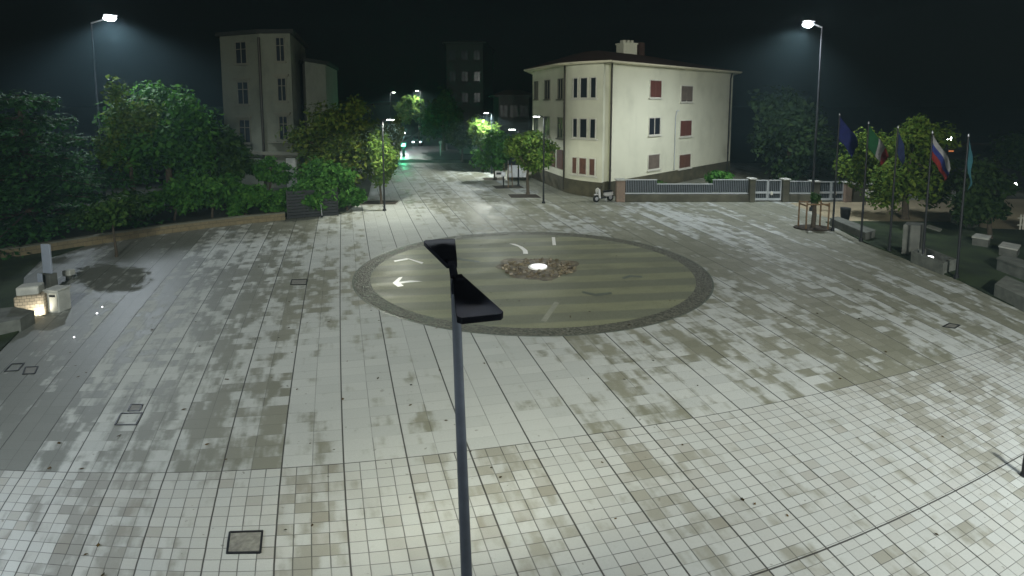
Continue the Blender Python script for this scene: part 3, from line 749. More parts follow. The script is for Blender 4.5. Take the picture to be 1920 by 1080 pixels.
def blobs_in(r, c, rx, ry, rz, k, lo=.3, hi=.5, shape=0.):
    out = []
    for i in range(k):
        d = r.normal(size=3); d /= np.linalg.norm(d); q = r.random()**.5*.78
        z = d[2]*q; nar = 1 - shape*max(0, z)                 # narrower towards the top
        s = lo + (hi-lo)*r.random()
        out.append((c[0]+d[0]*q*rx*nar, c[1]+d[1]*q*ry*nar, c[2]+z*rz, rx*s*nar, ry*s*nar, rz*s*.9, s**2))
    return out
def tree(label, cpx, top, bot, half, Y, matl, n=5000, size=.2, k=16, base_px=None, trunk_r=.16, seed=1, cat='tree', name='tree', group=None, shape=0., lo=.3, hi=.5, ry=None, trunk=True):
    r = np.random.default_rng(seed)
    zt, zb = zat(top, Y), max(zat(bot, Y), .15); c = pt(cpx, 200, Y); rx = half*Y/1056.
    cz, rz = (zt+zb)/2, (zt-zb)/2
    bp = pt(base_px if base_px else cpx, 300, Y)
    t = thing(name, label, cat, (bp.x, Y, 0), group)
    bl = blobs_in(r, (c.x, Y, cz), rx, ry or rx*.9, rz, k, lo, hi, shape)
    V, Fq = leaf_cloud(r, bl, n, size)
    quickmesh('crown', V, Fq, matl, t)
    if trunk:
        b = MB(); p0 = Vector((bp.x, Y, 0)); top_ = Vector((c.x*.7+bp.x*.3, Y, cz+rz*.25))
        m1 = p0.lerp(top_, .35) + Vector((r.normal()*.06, 0, 0)); 
        b.path([p0, p0 + Vector((0, 0, .25)), m1, top_], [trunk_r*1.35, trunk_r, trunk_r*.82, trunk_r*.3], 9)
        for q in sorted(bl, key=lambda q: -q[6])[:min(9, k)]:
            st = m1.lerp(top_, .15+.6*r.random()); en = Vector(q[:3]); md = st.lerp(en, .5) + Vector((0, 0, .12))
            b.path([st, md, en], [trunk_r*.42, trunk_r*.28, trunk_r*.1], 6)
        b.build('trunk', M['bark'], t)
    return t
def cedar(label, px, Y, top, half, seed):
    r = np.random.default_rng(seed); c = pt(px, 300, Y); zt = zat(top, Y); R_ = half*Y/1056.
    t = thing('cedar_tree', label, 'tree', (c.x, Y, 0)); b = MB()
    b.path([(c.x, Y, 0), (c.x+.1, Y, zt*.5), (c.x, Y, zt)], [.38, .26, .05], 10); bl = []
    tiers = 7
    for i in range(tiers):
        f = i/(tiers-1); z = 1.3 + (zt-1.5)*f; L = R_*(1.05 - .62*f)*(.8+.35*r.random()); nb = 9 if f < .7 else 6
        for j in range(nb):
            a = 6.283*(j+r.random()*.6)/nb + i*.5; Lb = L*(.7+.4*r.random())
            st = Vector((c.x, Y, z)); en = Vector((c.x+math.cos(a)*Lb, Y+math.sin(a)*Lb, z+.25*r.random()-.16*Lb)); b.tube(st, en, .07, .02, 6)
            for s_ in (.35, .55, .75, .92):
                p = st.lerp(en, s_); w = Lb*.30*(1.15-.35*s_); bl.append((p.x, p.y, p.z-.1, w*1.25, w*1.25, .42+.2*r.random(), w))
    b.build('trunk', M['bark'], t)
    V, Fq = leaf_cloud(r, bl, 24000, .12, up=.9, flatten=.2); quickmesh('crown', V, Fq, M['leafdark'], t)
    return t
cedar('broad dark cedar with layered drooping branches at the left edge', 45, 30., 178, 175, 21)
cedar('second darker cedar cut by the left frame edge, set behind the first', -110, 37., 150, 190, 22)
tree('large full leafy tree rising behind the hedge beside the cedar', 312, 138, 395, 128, 37., M['leafmid'], 14000, .17, 34, None, .25, 31, lo=.24, hi=.40)
tree('tall leaning tree with pale tips left of the big leafy tree', 232, 140, 330, 62, 34.5, M['leaflight'], 5000, .15, 16, 250, .14, 32)
tree('dark tree standing close in front of the old town house', 425, 225, 400, 62, 40., M['leafdim'], 5000, .19, 16, None, .16, 33)
tree('wide tree with yellowing leaves between town house and street', 632, 176, 375, 98, 41., M['leafyel'], 11000, .17, 26, None, .2, 34, lo=.24, hi=.42)
tree('green bushy tree low in front of the yellowing one', 612, 282, 395, 68, 37.2, M['leafmid'], 5200, .16, 18, None, .13, 35)
tree('round topped shrub tree before the town house ground floor', 505, 286, 350, 38, 38., M['leafmid'], 2800, .15, 10, None, .1, 36)
HG = 'shrubs of the left hedge'
for i, (x, top, half, Y, m_, lab) in enumerate((
        (150, 395, 62, 30.5, 'leafdim', 'dull low shrub beneath the cedar at the left end of the hedge'),
        (235, 350, 60, 32., 'leafdim', 'dark round shrub of the hedge, second from the left'),
        (320, 330, 62, 33., 'leafmid', 'tall bright green shrub of the hedge below the big leafy tree'),
        (392, 318, 58, 34., 'leafmid', 'tallest hedge shrub, left of the round topped one'),
        (455, 330, 52, 34.6, 'leafmid', 'hedge shrub in front of the town house drainpipe'),
        (520, 345, 50, 35.2, 'leafmid', 'hedge shrub beside the dark slatted fence'),
        (575, 335, 52, 35.0, 'leafmid', 'dark shrub hanging over the slatted fence'),
        (648, 345, 40, 36.6, 'leafmid', 'last shrub of the hedge, right of the slatted fence'))):
    tree(lab, x, top, 416, half, Y, M[m_], 4200, .15, 16, None, .07, 50+i, 'shrub', 'shrub', HG)
# street trees, left
SG = 'street trees along the avenue'
tree('narrow egg shaped street tree, bright green, beside the nearest left lamp', 713, 242, 352, 32, 39.3, M['leaflight'], 5200, .13, 14, None, .09, 61, group=SG, lo=.35, hi=.5, shape=.2)
tree('yellow leaved street tree directly behind the left lamp head', 733, 216, 290, 24, 56., M['leafyel'], 3000, .19, 10, None, .1, 62, group=SG)
tree('small street tree left of the road behind the yellow one', 700, 222, 300, 26, 62., M['leafdim'], 2400, .22, 10, None, .12, 63, group=SG)
tree('brightly lit far tree at the street end under a lamp', 757, 176, 240, 24, 89., M['leaflight'], 3000, .28, 10, None, .16, 64, group=SG)
tree('second lit far tree at the street end, right one', 786, 174, 248, 20, 91., M['leaflight'], 2500, .28, 10, None, .15, 65, group=SG)
tree('big black looking tree right of the street end', 832, 150, 285, 42, 82., M['leafdim'], 6000, .32, 20, None, .3, 66, group=SG)
tree('dark street tree with slim trunk right of the road crossing', 866, 228, 290, 36, 67., M['leafdim'], 3200, .25, 12, None, .16, 67, group=SG)
tree('pale lit street tree under the right far lamp', 905, 214, 312, 36, 57.5, M['leaflight'], 4200, .2, 14, None, .12, 68, group=SG)
tree('dark hanging street tree, middle one of the right row', 928, 240, 334, 42, 51.5, M['leafmid'], 5200, .18, 16, None, .13, 69, group=SG)
tree('bright round headed street tree nearest the cream house', 996, 240, 320, 50, 43.2, M['leaflight'], 8200, .15, 22, 990, .13, 70, group=SG, lo=.34, hi=.5)
# right side
tree('big dim tree behind the fence right of the cream house', 1482, 146, 356, 96, 48., M['leafnight'], 9000, .22, 26, None, .26, 81)
tree('dim spreading tree behind the second gate', 1585, 262, 350, 70, 52., M['leafdim'], 5500, .24, 18, None, .2, 82)
tree('tall yellow green tree on the lawn behind the flags', 1701, 178, 404, 114, 34., M['leafright'], 21000, .125, 34, 1705, .2, 83, lo=.22, hi=.38, shape=.35)
tree('dark small tree on the right lawn near the frame edge', 1853, 290, 428, 48, 29., M['leafnight'], 5200, .15, 18, 1868, .12, 84)
tree('dark tree mass at the right edge behind the side road', 1965, 200, 372, 85, 52., M['leafdim'], 6000, .24, 18, None, .25, 85)
tree('palm like bush against the right end of the cream house', 1352, 318, 356, 34, 42., M['leafmid'], 1500, .22, 9, None, .08, 86, 'shrub', 'shrub')
tree('low dark hedge bush behind the left railing', 1215, 333, 372, 46, 41.6, M['leafdim'], 2600, .14, 14, None, .06, 87, 'shrub', 'shrub')
tree('dark tree far behind the right fence under the white lamp', 1780, 300, 365, 60, 60., M['leafdim'], 3600, .28, 14, None, .2, 88)
# thin young tree in the shaded left corner
tree('thin young tree in the shade by the left low wall', 190, 352, 438, 62, 25.6, M['leafdim'], 3200, .12, 16, 205, .055, 89)

# tree pits
for i, (pix, lab) in enumerate((
        ([(668, 385), (742, 384), (750, 376), (690, 376)], 'bare soil tree pit beside the nearest left lamp'),
        ([(958, 372), (1018, 372), (1005, 364), (950, 364)], 'bare soil tree pit under the bright round headed tree'),
        ([(930, 355), (985, 353), (974, 347), (920, 348)], 'bare soil tree pit with three stakes'),
        ([(908, 339), (950, 338), (945, 333), (902, 334)], 'farthest soil tree pit of the right row'))):
    ps = [at(x, y) for x, y in pix]; c = sum(ps, Vector())/4
    t = thing('tree_pit', lab, 'tree pit', (c.x, c.y, 0), 'tree pits in the paving')
    MB().add([(p.x, p.y, .009) for p in ps], [(0, 1, 2, 3)]).build('soil', M['soil'], t); b = MB()
    for k in range(4):
        p, q = ps[k], ps[(k+1) % 4]; d = q-p; m_ = (p+q)/2; b.box((m_.x, m_.y, .02), (d.length-.09, .08, .03), math.atan2(d.y, d.x))
    b.build('kerb', M['lane'], t)
# stakes of the young tree on the avenue
p = at(953, 351); t = thing('tree_stakes', 'three thin stakes holding a young street tree', 'stakes', (p.x, p.y, 0)); b = MB()
for dx, dy in ((-.42, .1), (.0, -.25), (.35, .2)): b.tube((p.x+dx, p.y+dy, 0), (p.x+dx*.8, p.y+dy*.8, 2.), .04, .035, 6)
b.build('stake', M['wood'], t)
MB().path([(p.x-.36, p.y, 1.8), (p.x, p.y-.2, 1.8), (p.x+.3, p.y+.16, 1.8)], [.02]*3, 5).build('strap', M['black'], t)

# ------------------------------------------------------------------ lamps
def street_lamp(label, bx, by, hy, side, power, col=(.93, 1., .93), big=1., pole_mat='black', group='street lamps along the avenue', soft=.12, Y=None):
    p = at(bx, by) if Y is None else Vector((pt(bx, 200, Y).x, Y, 0)); H = zat(hy, p.y)
    t = thing('street_lamp', label, 'street lamp', (p.x, p.y, 0), group)
    b = MB(); b.path([p, p + Vector((0, 0, .9)), p + Vector((0, 0, H))], [.075, .06, .05], 10); b.build('pole', M[pole_mat], t)
    MB().tube(p, p + Vector((0, 0, .12)), .13, .11, 12).build('base_collar', M[pole_mat], t)
    hx = p.x + side*.48
    b = MB(); b.path([(p.x, p.y, H-.02), (p.x+side*.12, p.y, H+.06), (hx-side*.2, p.y, H+.09)], [.05, .045, .04], 8); b.build('arm', M[pole_mat], t)
    hd = MB().box((hx, p.y, H+.11), (.58*big, .28*big, .08), 0, 0, .03).build('lamp_head', M['black'], t)
    b = MB(); q = [(-.25*big, -.10*big), (.16*big, -.10*big), (.16*big, .10*big), (-.25*big, .10*big)] if side < 0 else [(-.16*big, -.10*big), (.25*big, -.10*big), (.25*big, .10*big), (-.16*big, .10*big)]
    b.prism([(hx+x, p.y+y) for x, y in q], H+.02, H+.062); b.build('lens', M['streetglow'], hd)
    lamp('lamp_light', 'SPOT', (hx, p.y-.02, H-.03), power, col, t, soft, (hx, p.y-.6, 0), 165, .35)
    return t
street_lamp('slim street lamp left of the avenue, nearest to the plaza', 721, 395, 226, 1, 1500, (1., 1., .86))
street_lamp('slim street lamp right of the avenue before the cream house', 1019, 381, 220, -1, 480, (.97, 1., .92))
street_lamp('low street lamp behind the bright round headed tree', 972, 348, 244, -1, 350, (.80, .88, 1.), big=1.3)
street_lamp('street lamp above the pale tree on the right row', 922, 326, 213, -1, 3200, (.95, 1., .95), pole_mat='polegrey')
street_lamp('far street lamp high over the street end', 790, 274, 171, -1, 2600, (.95, 1., .93))
street_lamp('dim far street lamp left of the street end', 734, 280, 174, 1, 500, (.95, 1., .93))
street_lamp('small low lamp beside the parked pale car', 751, 283, 250, 1, 1000, (.9, .95, 1.))

def mast(label, px, Y, top, hx, hy, power, target, group='tall floodlight masts', col=(.88, .95, 1.), ang=150, extra=None, blend=.5):
    p = Vector((pt(px, 200, Y).x, Y, 0)); H = zat(top, Y); h = pt(hx, hy, Y-.4)
    t = thing('floodlight_mast', label, 'floodlight mast', (p.x, p.y, 0), group)
    MB().path([p, p + Vector((0, 0, H*.5)), p + Vector((0, 0, H))], [.085, .065, .05], 10).build('pole', M['mastgrey'], t)
    MB().tube(p, p + Vector((0, 0, .25)), .17, .14, 12).build('base_collar', M['mastgrey'], t)
    MB().path([p + Vector((0, 0, H-.05)), (p.x*.6+h.x*.4, Y, H+.12), (h.x, Y, h.z+.12)], [.06, .05, .05], 8).build('arm', M['galv'], t)
    d = (Vector(target)-h); d.z = 0; d.normalize(); rz = math.atan2(d.y, d.x)-math.pi/2
    hd = MB().box((h.x, h.y+.12, h.z+.1), (.85, .42, .12), rz, 0, .04).build('lamp_head', M['galv'], t)
    b = MB(); fx = h + d*.1
    b.box((fx.x, fx.y, h.z-.13), (.74, .44, .34), rz, 0, .14); b.build('lens', M['mastglow'], hd)
    lamp('lamp_light', 'SPOT', fx + Vector((0, 0, -.2)) + d*.3, power, col, t, .35, target, ang, blend)
    return t
mast('tall floodlight mast over the left trees, lamp lit white', 183, 41., 42, 205, 31, 6500, (-26, 38, 6), ang=115, col=(.80, .90, 1.))
mast('tall floodlight mast right of the cream house, lamp lit white', 1533, 36.6, 50, 1518, 42, 7300, (17, 39, 1.), ang=150, blend=.8)

def twin_lamp(label, base, H, dirs, power, col, target_d, tilt=(0, 0), group='twin headed plaza lamps', L=1.5, pole='polegrey'):
    base = Vector(base); top = base + Vector((tilt[0], tilt[1], H))
    t = thing('plaza_lamp', label, 'street lamp', base, group)
    MB().path([base, base.lerp(top, .5), top], [.082, .072, .062], 14).build('pole', M[pole], t)
    MB().tube(base, base + Vector((0, 0, .15)), .15, .13, 14).build('base_collar', M['polegrey'], t)
    for j, d in enumerate(dirs):
        d = Vector(d).normalized(); n = Vector((-d.y, d.x, 0))
        a = top + Vector((0, 0, -.04 if j else .0)); e = a + d*.22 + Vector((0, 0, .10))
        MB().path([a + Vector((0, 0, -.22)), a + d*.05, e], [.06, .055, .05], 10).build('arm', M['lampblue'], t)
        sh = [(.12, -.07), (.25, -.09), (L-.06, -.25), (L, -.21), (L, .21), (L-.06, .25), (.25, .09), (.12, .07)]
        poly = [e + d*(x-.1) + n*y for x, y in sh]
        if sum(poly[i].x*poly[(i+1) % 8].y - poly[(i+1) % 8].x*poly[i].y for i in range(8)) < 0: poly = poly[::-1]
        hd = MB().prism([(q.x, q.y) for q in poly], e.z-.03, e.z+.04).build('lamp_head', M['lampblue'], t)
        MB().box((e.x+d.x*.1, e.y+d.y*.1, e.z+.055), (.16, .10, .03), math.atan2(d.y, d.x)).build('clamp', M['lampblue'], hd)
        c = e + d*(L-.5)
        lp = [c + d*x*.24 + n*y*.2 for x, y in ((-1, -.7), (1, -1), (1, 1), (-1, .7))]
        if (lp[1].x-lp[0].x)*(lp[2].y-lp[0].y) - (lp[1].y-lp[0].y)*(lp[2].x-lp[0].x) < 0: lp = lp[::-1]
        MB().prism([(q.x, q.y) for q in lp], e.z-.05, e.z-.033).build('lens', M['streetglow'], hd)
        lamp('lamp_light', 'SPOT', c + Vector((0, 0, -.1)), power[j], col[j], t, .6, c + Vector((d.x*target_d[j], d.y*target_d[j], -3)), 168, .5)
    return t
FP = at(879, 1180); FT = pt(853, 522, FP.y+.25)
FPb = Vector((FP.x, FP.y, 0))
twin_lamp('nearest twin headed lamp post rising in front of the mosaic, seen from above', FPb, FT.z, ((-.42, 1.6, 0), (.42, -1.5, 0)), (800, 200), ((1., .98, .80), (.95, .98, 1.)), (6., 1.5), (FT.x-FPb.x, .25))
PR = at(1921, 893)
t = thing('bollard', 'short dark bollard post at the right frame edge beside the dark paving joint', 'bollard', (PR.x, PR.y, 0))
MB().path([PR, PR + Vector((0, 0, .3)), PR + Vector((.03, 0, .55))], [.055, .05, .05], 12).build('post', M['black'], t)
MB().tube(PR, PR + Vector((0, 0, .06)), .075, .065, 12).build('foot', M['black'], t)
MB().tube(PR + Vector((.03, 0, .552)), PR + Vector((.03, 0, .59)), .056, .03, 12).build('cap', M['galv'], t)
twin_lamp('unseen twin headed lamp post added on the near right of the plaza', (14.5, 6.2, 0), 4.8, ((-.6, .8, 0), (.5, -.9, 0)), (1500, 300), ((.85, .92, 1.), (.85, .92, 1.)), (3., 1.), pole='black')
twin_lamp('unseen twin headed lamp post added on the near left of the plaza', (-11.3, 4.6, 0), 4.6, ((.45, .9, 0), (-.6, -.8, 0)), (1700, 300), ((.85, .92, 1.), (.85, .92, 1.)), (2., 1.))
# the last two posts are unseen, added to brighten the near corners
# unseen masts added behind the camera to light the plaza and facades
def added_back_mast(label, x, y, H, target, power, col, ang, blend):
    t = thing('floodlight_mast', label, 'floodlight mast', (x, y, 0), 'tall floodlight masts'); p = Vector((x, y, 0))
    MB().path([p, p + Vector((0, 0, H*.5)), p + Vector((0, 0, H))], [.13, .10, .07], 10).build('pole', M['galv'], t)
    d = Vector(target)-p; d.z = 0; d.normalize(); h = p + d*.6 + Vector((0, 0, H)); rz = math.atan2(d.y, d.x)-math.pi/2
    MB().tube(p + Vector((0, 0, H-.05)), h, .05, .05, 8).build('arm', M['galv'], t)
    hd = MB().box((h.x, h.y, h.z+.1), (.85, .42, .12), rz, 0, .04).build('lamp_head', M['galv'], t)
    MB().box((h.x, h.y, h.z-.01), (.74, .36, .09), rz, 0, .03).build('lens', M['mastglow'], hd)
    lamp('lamp_light', 'SPOT', h + d*.3 + Vector((0, 0, -.15)), power, col, t, .8, target, ang, blend)
added_back_mast('unseen floodlight mast added behind the viewpoint for front light, left one', -7., -5., 13., (-12, 39, 6.5), 19000, (.97, 1., .92), 74, 1.)
added_back_mast('unseen floodlight mast added behind the viewpoint for front light, right one', 10., -6., 13., (13, 29, 1.), 28000, (.99, 1., .92), 100, 1.)

# ------------------------------------------------------------------ right fence, gates
FY = 40.0
def fx(px): return pt(px, 300, FY).x
def post(px, w, ytop, label, matl='fencewall', capw=.12):
    x = fx(px); zt = zat(ytop, FY)
    t = thing('fence_pillar', label, 'pillar', (x, FY, 0), 'pillars of the right fence')
    MB().box((x, FY, zt/2), (w, .55, zt), 0, 0, .03).build('shaft', M[matl], t)
    MB().box((x, FY, zt+.053), (w+capw, .55+capw, .1), 0, 0, .03).build('cap', M['stone'], t)
post(1164, .62, 338, 'reddish brick pillar beside the parked scooter', 'brickpost')
post(1411, .42, 336, 'grey pillar left of the first white gate')
post(1474, .46, 337, 'grey pillar right of the first white gate')
post(1530, .52, 341, 'dark pillar left of the second white gate')
post(1591, .50, 343, 'yellowish pillar right of the second white gate', 'brickpost')
def railing(x0, x1, ytop, label, low=None):
    a, b_ = fx(x0), fx(x1); zb = zat(363, FY); zt = zat(ytop, FY)
    t = thing('railing_fence', label, 'fence', ((a+b_)/2, FY, 0), 'railing fences on low walls')
    MB().box(((a+b_)/2, FY, zb/2-.03), (b_-a, .34, zb-.06), 0, 0, .02).build('low_wall', M['fencewall'], t)
    b = MB(); b.box(((a+b_)/2, FY, zb+.02), (b_-a, .10, .07))
    segs = [(a, b_, zt)] if low is None else [(a, fx(low[0]), zt), (fx(low[0]), fx(low[1]), zat(low[2], FY)), (fx(low[1]), b_, zt)]
    for p, q, z in segs: b.box(((p+q)/2, FY, z), (q-p, .08, .06))
    b.build('rail', M['gatewhite'], t); b = MB()
    for p, q, z in segs:
        n = int((q-p)/.13)
        for i in range(n+1): b.box((p+(q-p)*(i+.5)/(n+1), FY, (zb+z)/2), (.028, .028, z-zb-.08))
    b.build('bars', M['bargrey'], t)
    b = MB()
    for p, q, z in segs: b.box(((p+q)/2, FY+.035, (zb+z)/2+.02), (q-p, .012, (z-zb)*.86))
    b.build('backing_sheet', M['slats'], t)
railing(1171, 1406, 337, 'long railing fence on a stained wall in front of the cream house', (1233, 1338, 345))
railing(1480, 1524, 340, 'short railing fence between the two white gates')
def gate(x0, x1, ytop, label):
    a, b_ = fx(x0), fx(x1); zt = zat(ytop, FY); zb = .12; zm = zat(361, FY); w = b_-a
    t = thing('metal_gate', label, 'gate', ((a+b_)/2, FY, 0), 'white metal gates')
    for i in range(2):
        l, r_ = a + w*i/2 + .02, a + w*(i+1)/2 - .02; b = MB()
        for z, h in ((zt, .07), (zm, .14), (zb+.06, .15)): b.box(((l+r_)/2, FY, z), (r_-l, .06, h))
        for x in (l+.03, r_-.03): b.box((x, FY+.005, (zb+zt)/2), (.06, .055, zt-zb-.02))
        o = b.build('gate_leaf', M['gatewhite'], t); b = MB(); n = int((r_-l)/.12)
        for k in range(1, n): b.box((l+(r_-l)*k/n, FY+.01, (zb+zt)/2), (.02, .02, zt-zb-.1))
        b.build('bars', M['bargrey'], o)
        MB().box(((l+r_)/2, FY+.04, (zb+zt)/2), (r_-l-.1, .012, zt-zb-.1)).build('backing_sheet', M['slats'], o)
    MB().box(((a+b_)/2+.28, FY-.06, zm-.05), (.16, .06, .26), 0, 0, .02).build('lock_box', M['frame'], t)
gate(1416, 1468, 338, 'white two leaf metal gate nearer the cream house')
gate(1537, 1586, 341, 'white two leaf metal gate behind the flagpoles, right one')
t = thing('boundary_wall', 'dark plain wall right of the second gate', 'wall', (fx(1630), FY, 0)); zt = zat(346, FY)
MB().box((fx(1640), FY, zt/2), (fx(1684)-fx(1596), .3, zt)).build('masonry', M['fencewall'], t); MB().box((fx(1640), FY, zt+.043), (fx(1684)-fx(1596), .4, .08)).build('coping', M['stone'], t)
p = at(1631, 385); t = thing('notice_board', 'plain white board standing in front of the dark boundary wall', 'board', (p.x, p.y, 0))
MB().box((p.x, p.y, zat(363, p.y)), (.85, .06, .55), 0, 0, .015).build('panel', M['white'], t); MB().tube((p.x-.3, p.y+.05, 0), (p.x-.3, p.y+.05, .9), .03).tube((p.x+.3, p.y+.05, 0), (p.x+.3, p.y+.05, .9), .03).build('leg', M['black'], t)

# ------------------------------------------------------------------ flags
def flagpole(label, bx, by, tx, ty, flabel, fmats, mode, hoist, fly, out, ph):
    p = at(bx, by); H = zat(ty, p.y); top = pt(tx, ty, p.y)
    t = thing('flagpole', label, 'flagpole', (p.x, p.y, 0), 'flagpoles along the lawn edge')
    MB().path([p, p.lerp(Vector((p.x, p.y, H)), .5), (p.x, p.y, H)], [.055, .045, .03], 10).build('pole', M['black'], t)
    MB().tube(p, p + Vector((0, 0, .18)), .10, .09, 10).build('base_collar', M['black'], t)
    MB().tube((p.x, p.y, H), (p.x, p.y, H+.1), .045, .02, 10).build('finial', M['galv'], t)
    nu, nv = 24, 12; vs = []; fs = []; mi = []
    for i in range(nu+1):
        u = i/nu
        for j in range(nv+1):
            v = j/nv
            droop = u**.8*fly*.93*(1-.12*v); w = .10*math.sin(u*7+ph+v*4)*(u**.5); w2 = .07*math.sin(u*5+2*v+ph*2)
            x = p.x+.05 + out*fly*(1-(1-u)**1.7)*(1-.55*v*u) + w2*u; y = p.y - .12*u + w
            z = H-.06 - v*hoist*(1-.35*u) - droop
            vs.append((x, y, z))
    for i in range(nu):
        for j in range(nv):
            k = i*(nv+1)+j; fs.append((k, k+1, k+nv+2, k+nv+1)); n = len(fmats)
            mi.append(0 if n == 1 else (min(n-1, int(i/nu*n)) if mode == 'u' else min(n-1, int(j/nv*n))))
    b = MB()
    for f, m_ in zip(fs, mi): pass
    b.add(vs, fs, 0, True); b.mi = mi
    o = b.build('flag', [M[q] for q in fmats], None); sol = o.modifiers.new('cloth', 'SOLIDIFY'); sol.thickness = .006; sol.offset = 0
    tag(o, flabel, 'flag', 'flags hanging from the poles')
flagpole('dark flagpole carrying the blue flag, nearest the staked tree', 1561, 433, 1579, 216, 'plain blue flag hanging from the leftmost pole', ['eublue'], 'u', 1.3, 1.75, .62, .3)
flagpole('dark flagpole carrying the green white red flag', 1614, 453, 1631, 232, 'green white and red flag drooping from its pole', ['fgreen', 'fwhite', 'fred'], 'u', 1.15, 1.7, .58, 1.3)
flagpole('dark flagpole carrying the dull blue flag before the lawn tree', 1667, 472, 1686, 240, 'dull blue flag hanging before the yellow green tree', ['dblue'], 'u', 1.1, 1.4, .22, 2.1)
flagpole('dark flagpole carrying the white blue red flag', 1729, 497, 1751, 250, 'white blue and red striped flag hanging limp', ['fwhite', 'fblue', 'fred'], 'v', 1.05, 1.6, .52, .8)
flagpole('dark flagpole carrying the teal flag, rightmost of the row', 1793, 523, 1820, 256, 'narrow teal flag hanging on the rightmost pole', ['teal'], 'u', 1.0, 1.8, .10, 2.8)

# ------------------------------------------------------------------ right lawn furniture
def slab(name, label, cat, pix, h, matl, group=None, top=None, z0=.0):
    ps = ccw([(at(x, y).x, at(x, y).y) for x, y in pix]); c = (sum(p[0] for p in ps)/len(ps), sum(p[1] for p in ps)/len(ps))
    t = thing(name, label, cat, (c[0], c[1], 0), group)
    MB().prism(ps, z0, h).build('block', M[matl], t)
    if top: MB().prism(offset(ps, .03), h+.002, h+.07).build('top_slab', M[top], t)
    return t
SB = 'stone benches and low walls on the lawn'
slab('low_wall', 'long low white topped wall along the lawn edge behind the first flagpoles', 'low wall', [(1556, 423), (1622, 452), (1640, 447), (1570, 420)], .38, 'darkstone', SB, 'lawnstone')
slab('stone_monolith', 'dark upright stone block standing behind the flagpoles', 'stone block', [(1690, 478), (1722, 481), (1728, 474), (1697, 471)], 1.45, 'darkstone')
def planter():
    o = [at(1707, 492), at(1767, 516), at(1792, 508), at(1734, 484)]; ps = ccw([(p.x, p.y) for p in o]); ins = offset(ps, -.16)
    c = (sum(p[0] for p in ps)/4, sum(p[1] for p in ps)/4)
    t = thing('stone_planter', 'open rectangular stone planter with a small lamp inside', 'planter', (c[0], c[1], 0)); b = MB()
    for i in range(4):
        j = (i+1) % 4; b.prism(ccw([ps[i], ps[j], ins[j], ins[i]]), 0.0, .52)
    b.build('planter_wall', M['lawnstone'], t)
    MB().prism(ins, .05, .2).build('soil', M['soil'], t)
    p = Vector((c[0]-.25, c[1]-.1, .2))
    g_ = thing('spot_lamp', 'tiny lit lamp sitting inside the open stone planter', 'lamp', p); MB().tube(p, p + Vector((0, 0, .16)), .05, .06).build('housing', M['black'], g_)
    MB().box(p + Vector((0, -.02, .24)), (.26, .12, .12), -.3, 0, .03).build('lens', M['upglow'], g_)
planter()
slab('stone_bench', 'pale stone bench block set back at the right frame edge', 'bench', [(1868, 508), (1940, 536), (1950, 525), (1884, 500)], .5, 'lawnstone', SB, 'lawnstone')
slab('stone_bench', 'small dim stone bench behind the right bench block', 'bench', [(1872, 480), (1905, 487), (1911, 478), (1880, 472)], .42, 'darkstone', SB, 'stone')
slab('stone_bench', 'faint stone bench under the dark small tree', 'bench', [(1822, 461), (1852, 466), (1856, 459), (1830, 455)], .42, 'darkstone', SB, 'stone')
slab('low_wall', 'greenish low stone wall bordering the plaza at the right frame edge', 'low wall', [(1863, 557), (1945, 598), (1960, 575), (1884, 540)], .5, 'lawnstone', SB)
slab('low_wall', 'thin pale kerb strip on the lawn behind the big tree', 'low wall', [(1735, 428), (1762, 437), (1766, 433), (1742, 425)], .12, 'lane', SB)
slab('low_wall', 'grey low wall beside the road behind the last flagpole', 'low wall', [(1782, 418), (1822, 430), (1836, 425), (1800, 412)], .35, 'lawnstone', SB)
p = at(1584, 416); t = thing('litter_bin', 'dark round litter bin on the side road near the lawn', 'bin', (p.x, p.y, 0))
MB().path([p + Vector((0, 0, .04)), p + Vector((0, 0, .5)), p + Vector((0, 0, .78))], [.2, .27, .28], 16).build('body', M['black'], t); MB().tube(p + Vector((0, 0, .782)), p + Vector((0, 0, .86)), .3, .27, 16).build('lid', M['slats'], t)
# staked young tree near the plaza edge
p = at(1524, 428); t = thing('young_tree', 'wrapped young tree trunk inside a square frame of posts', 'tree', (p.x, p.y, 0))
ps = [(p.x + 1.05*math.cos(a*6.283/20), p.y + .75*math.sin(a*6.283/20)) for a in range(20)]
MB().prism(ps, .003, .06).build('soil_mound', M['soil'], t)
MB().path([(p.x, p.y, .05), (p.x+.04, p.y, .8), (p.x, p.y, 1.75)], [.13, .12, .10], 9).build('trunk', M['bark'], t)
r_ = np.random.default_rng(5); V, Fq = leaf_cloud(r_, [(p.x, p.y, 1.72, .34, .34, .3, 1.)], 160, .12); quickmesh('crown', V, Fq, M['leafdim'], t)
g_ = thing('tree_guard', 'brown wooden post frame around the young tree', 'tree guard', (p.x+.001, p.y, 0)); b = MB()
for dx in (-.62, .62):
    for dy in (-.42, .42): MB().tube((p.x+dx, p.y+dy, 0), (p.x+dx, p.y+dy, 1.55), .045, .045, 8).build('post', M['wood'], g_)
b = MB()
for dy in (-.42, .42): b.box((p.x, p.y+dy, 1.45), (1.2, .05, .08))
for dx in (-.62, .62): b.box((p.x+dx, p.y, 1.36), (.05, .8, .08))
b.build('crossbar', M['wood'], g_)
# white pickets at the right frame edge
p = at(1922, 432); t = thing('picket_fence', 'short white picket fence at the right frame edge', 'fence', (p.x, p.y, 0)); b = MB()
for i in range(10): b.box((p.x-.3+i*.2, p.y+i*.03, .45), (.09, .03, .9))
b.build('picket', M['frame'], t)['kind'] = 'stuff'
b = MB(); b.box((p.x+.6, p.y+.18, .3), (2.1, .03, .07), .148); b.box((p.x+.6, p.y+.18, .7), (2.1, .03, .07), .148); b.build('rail', M['frame'], t)

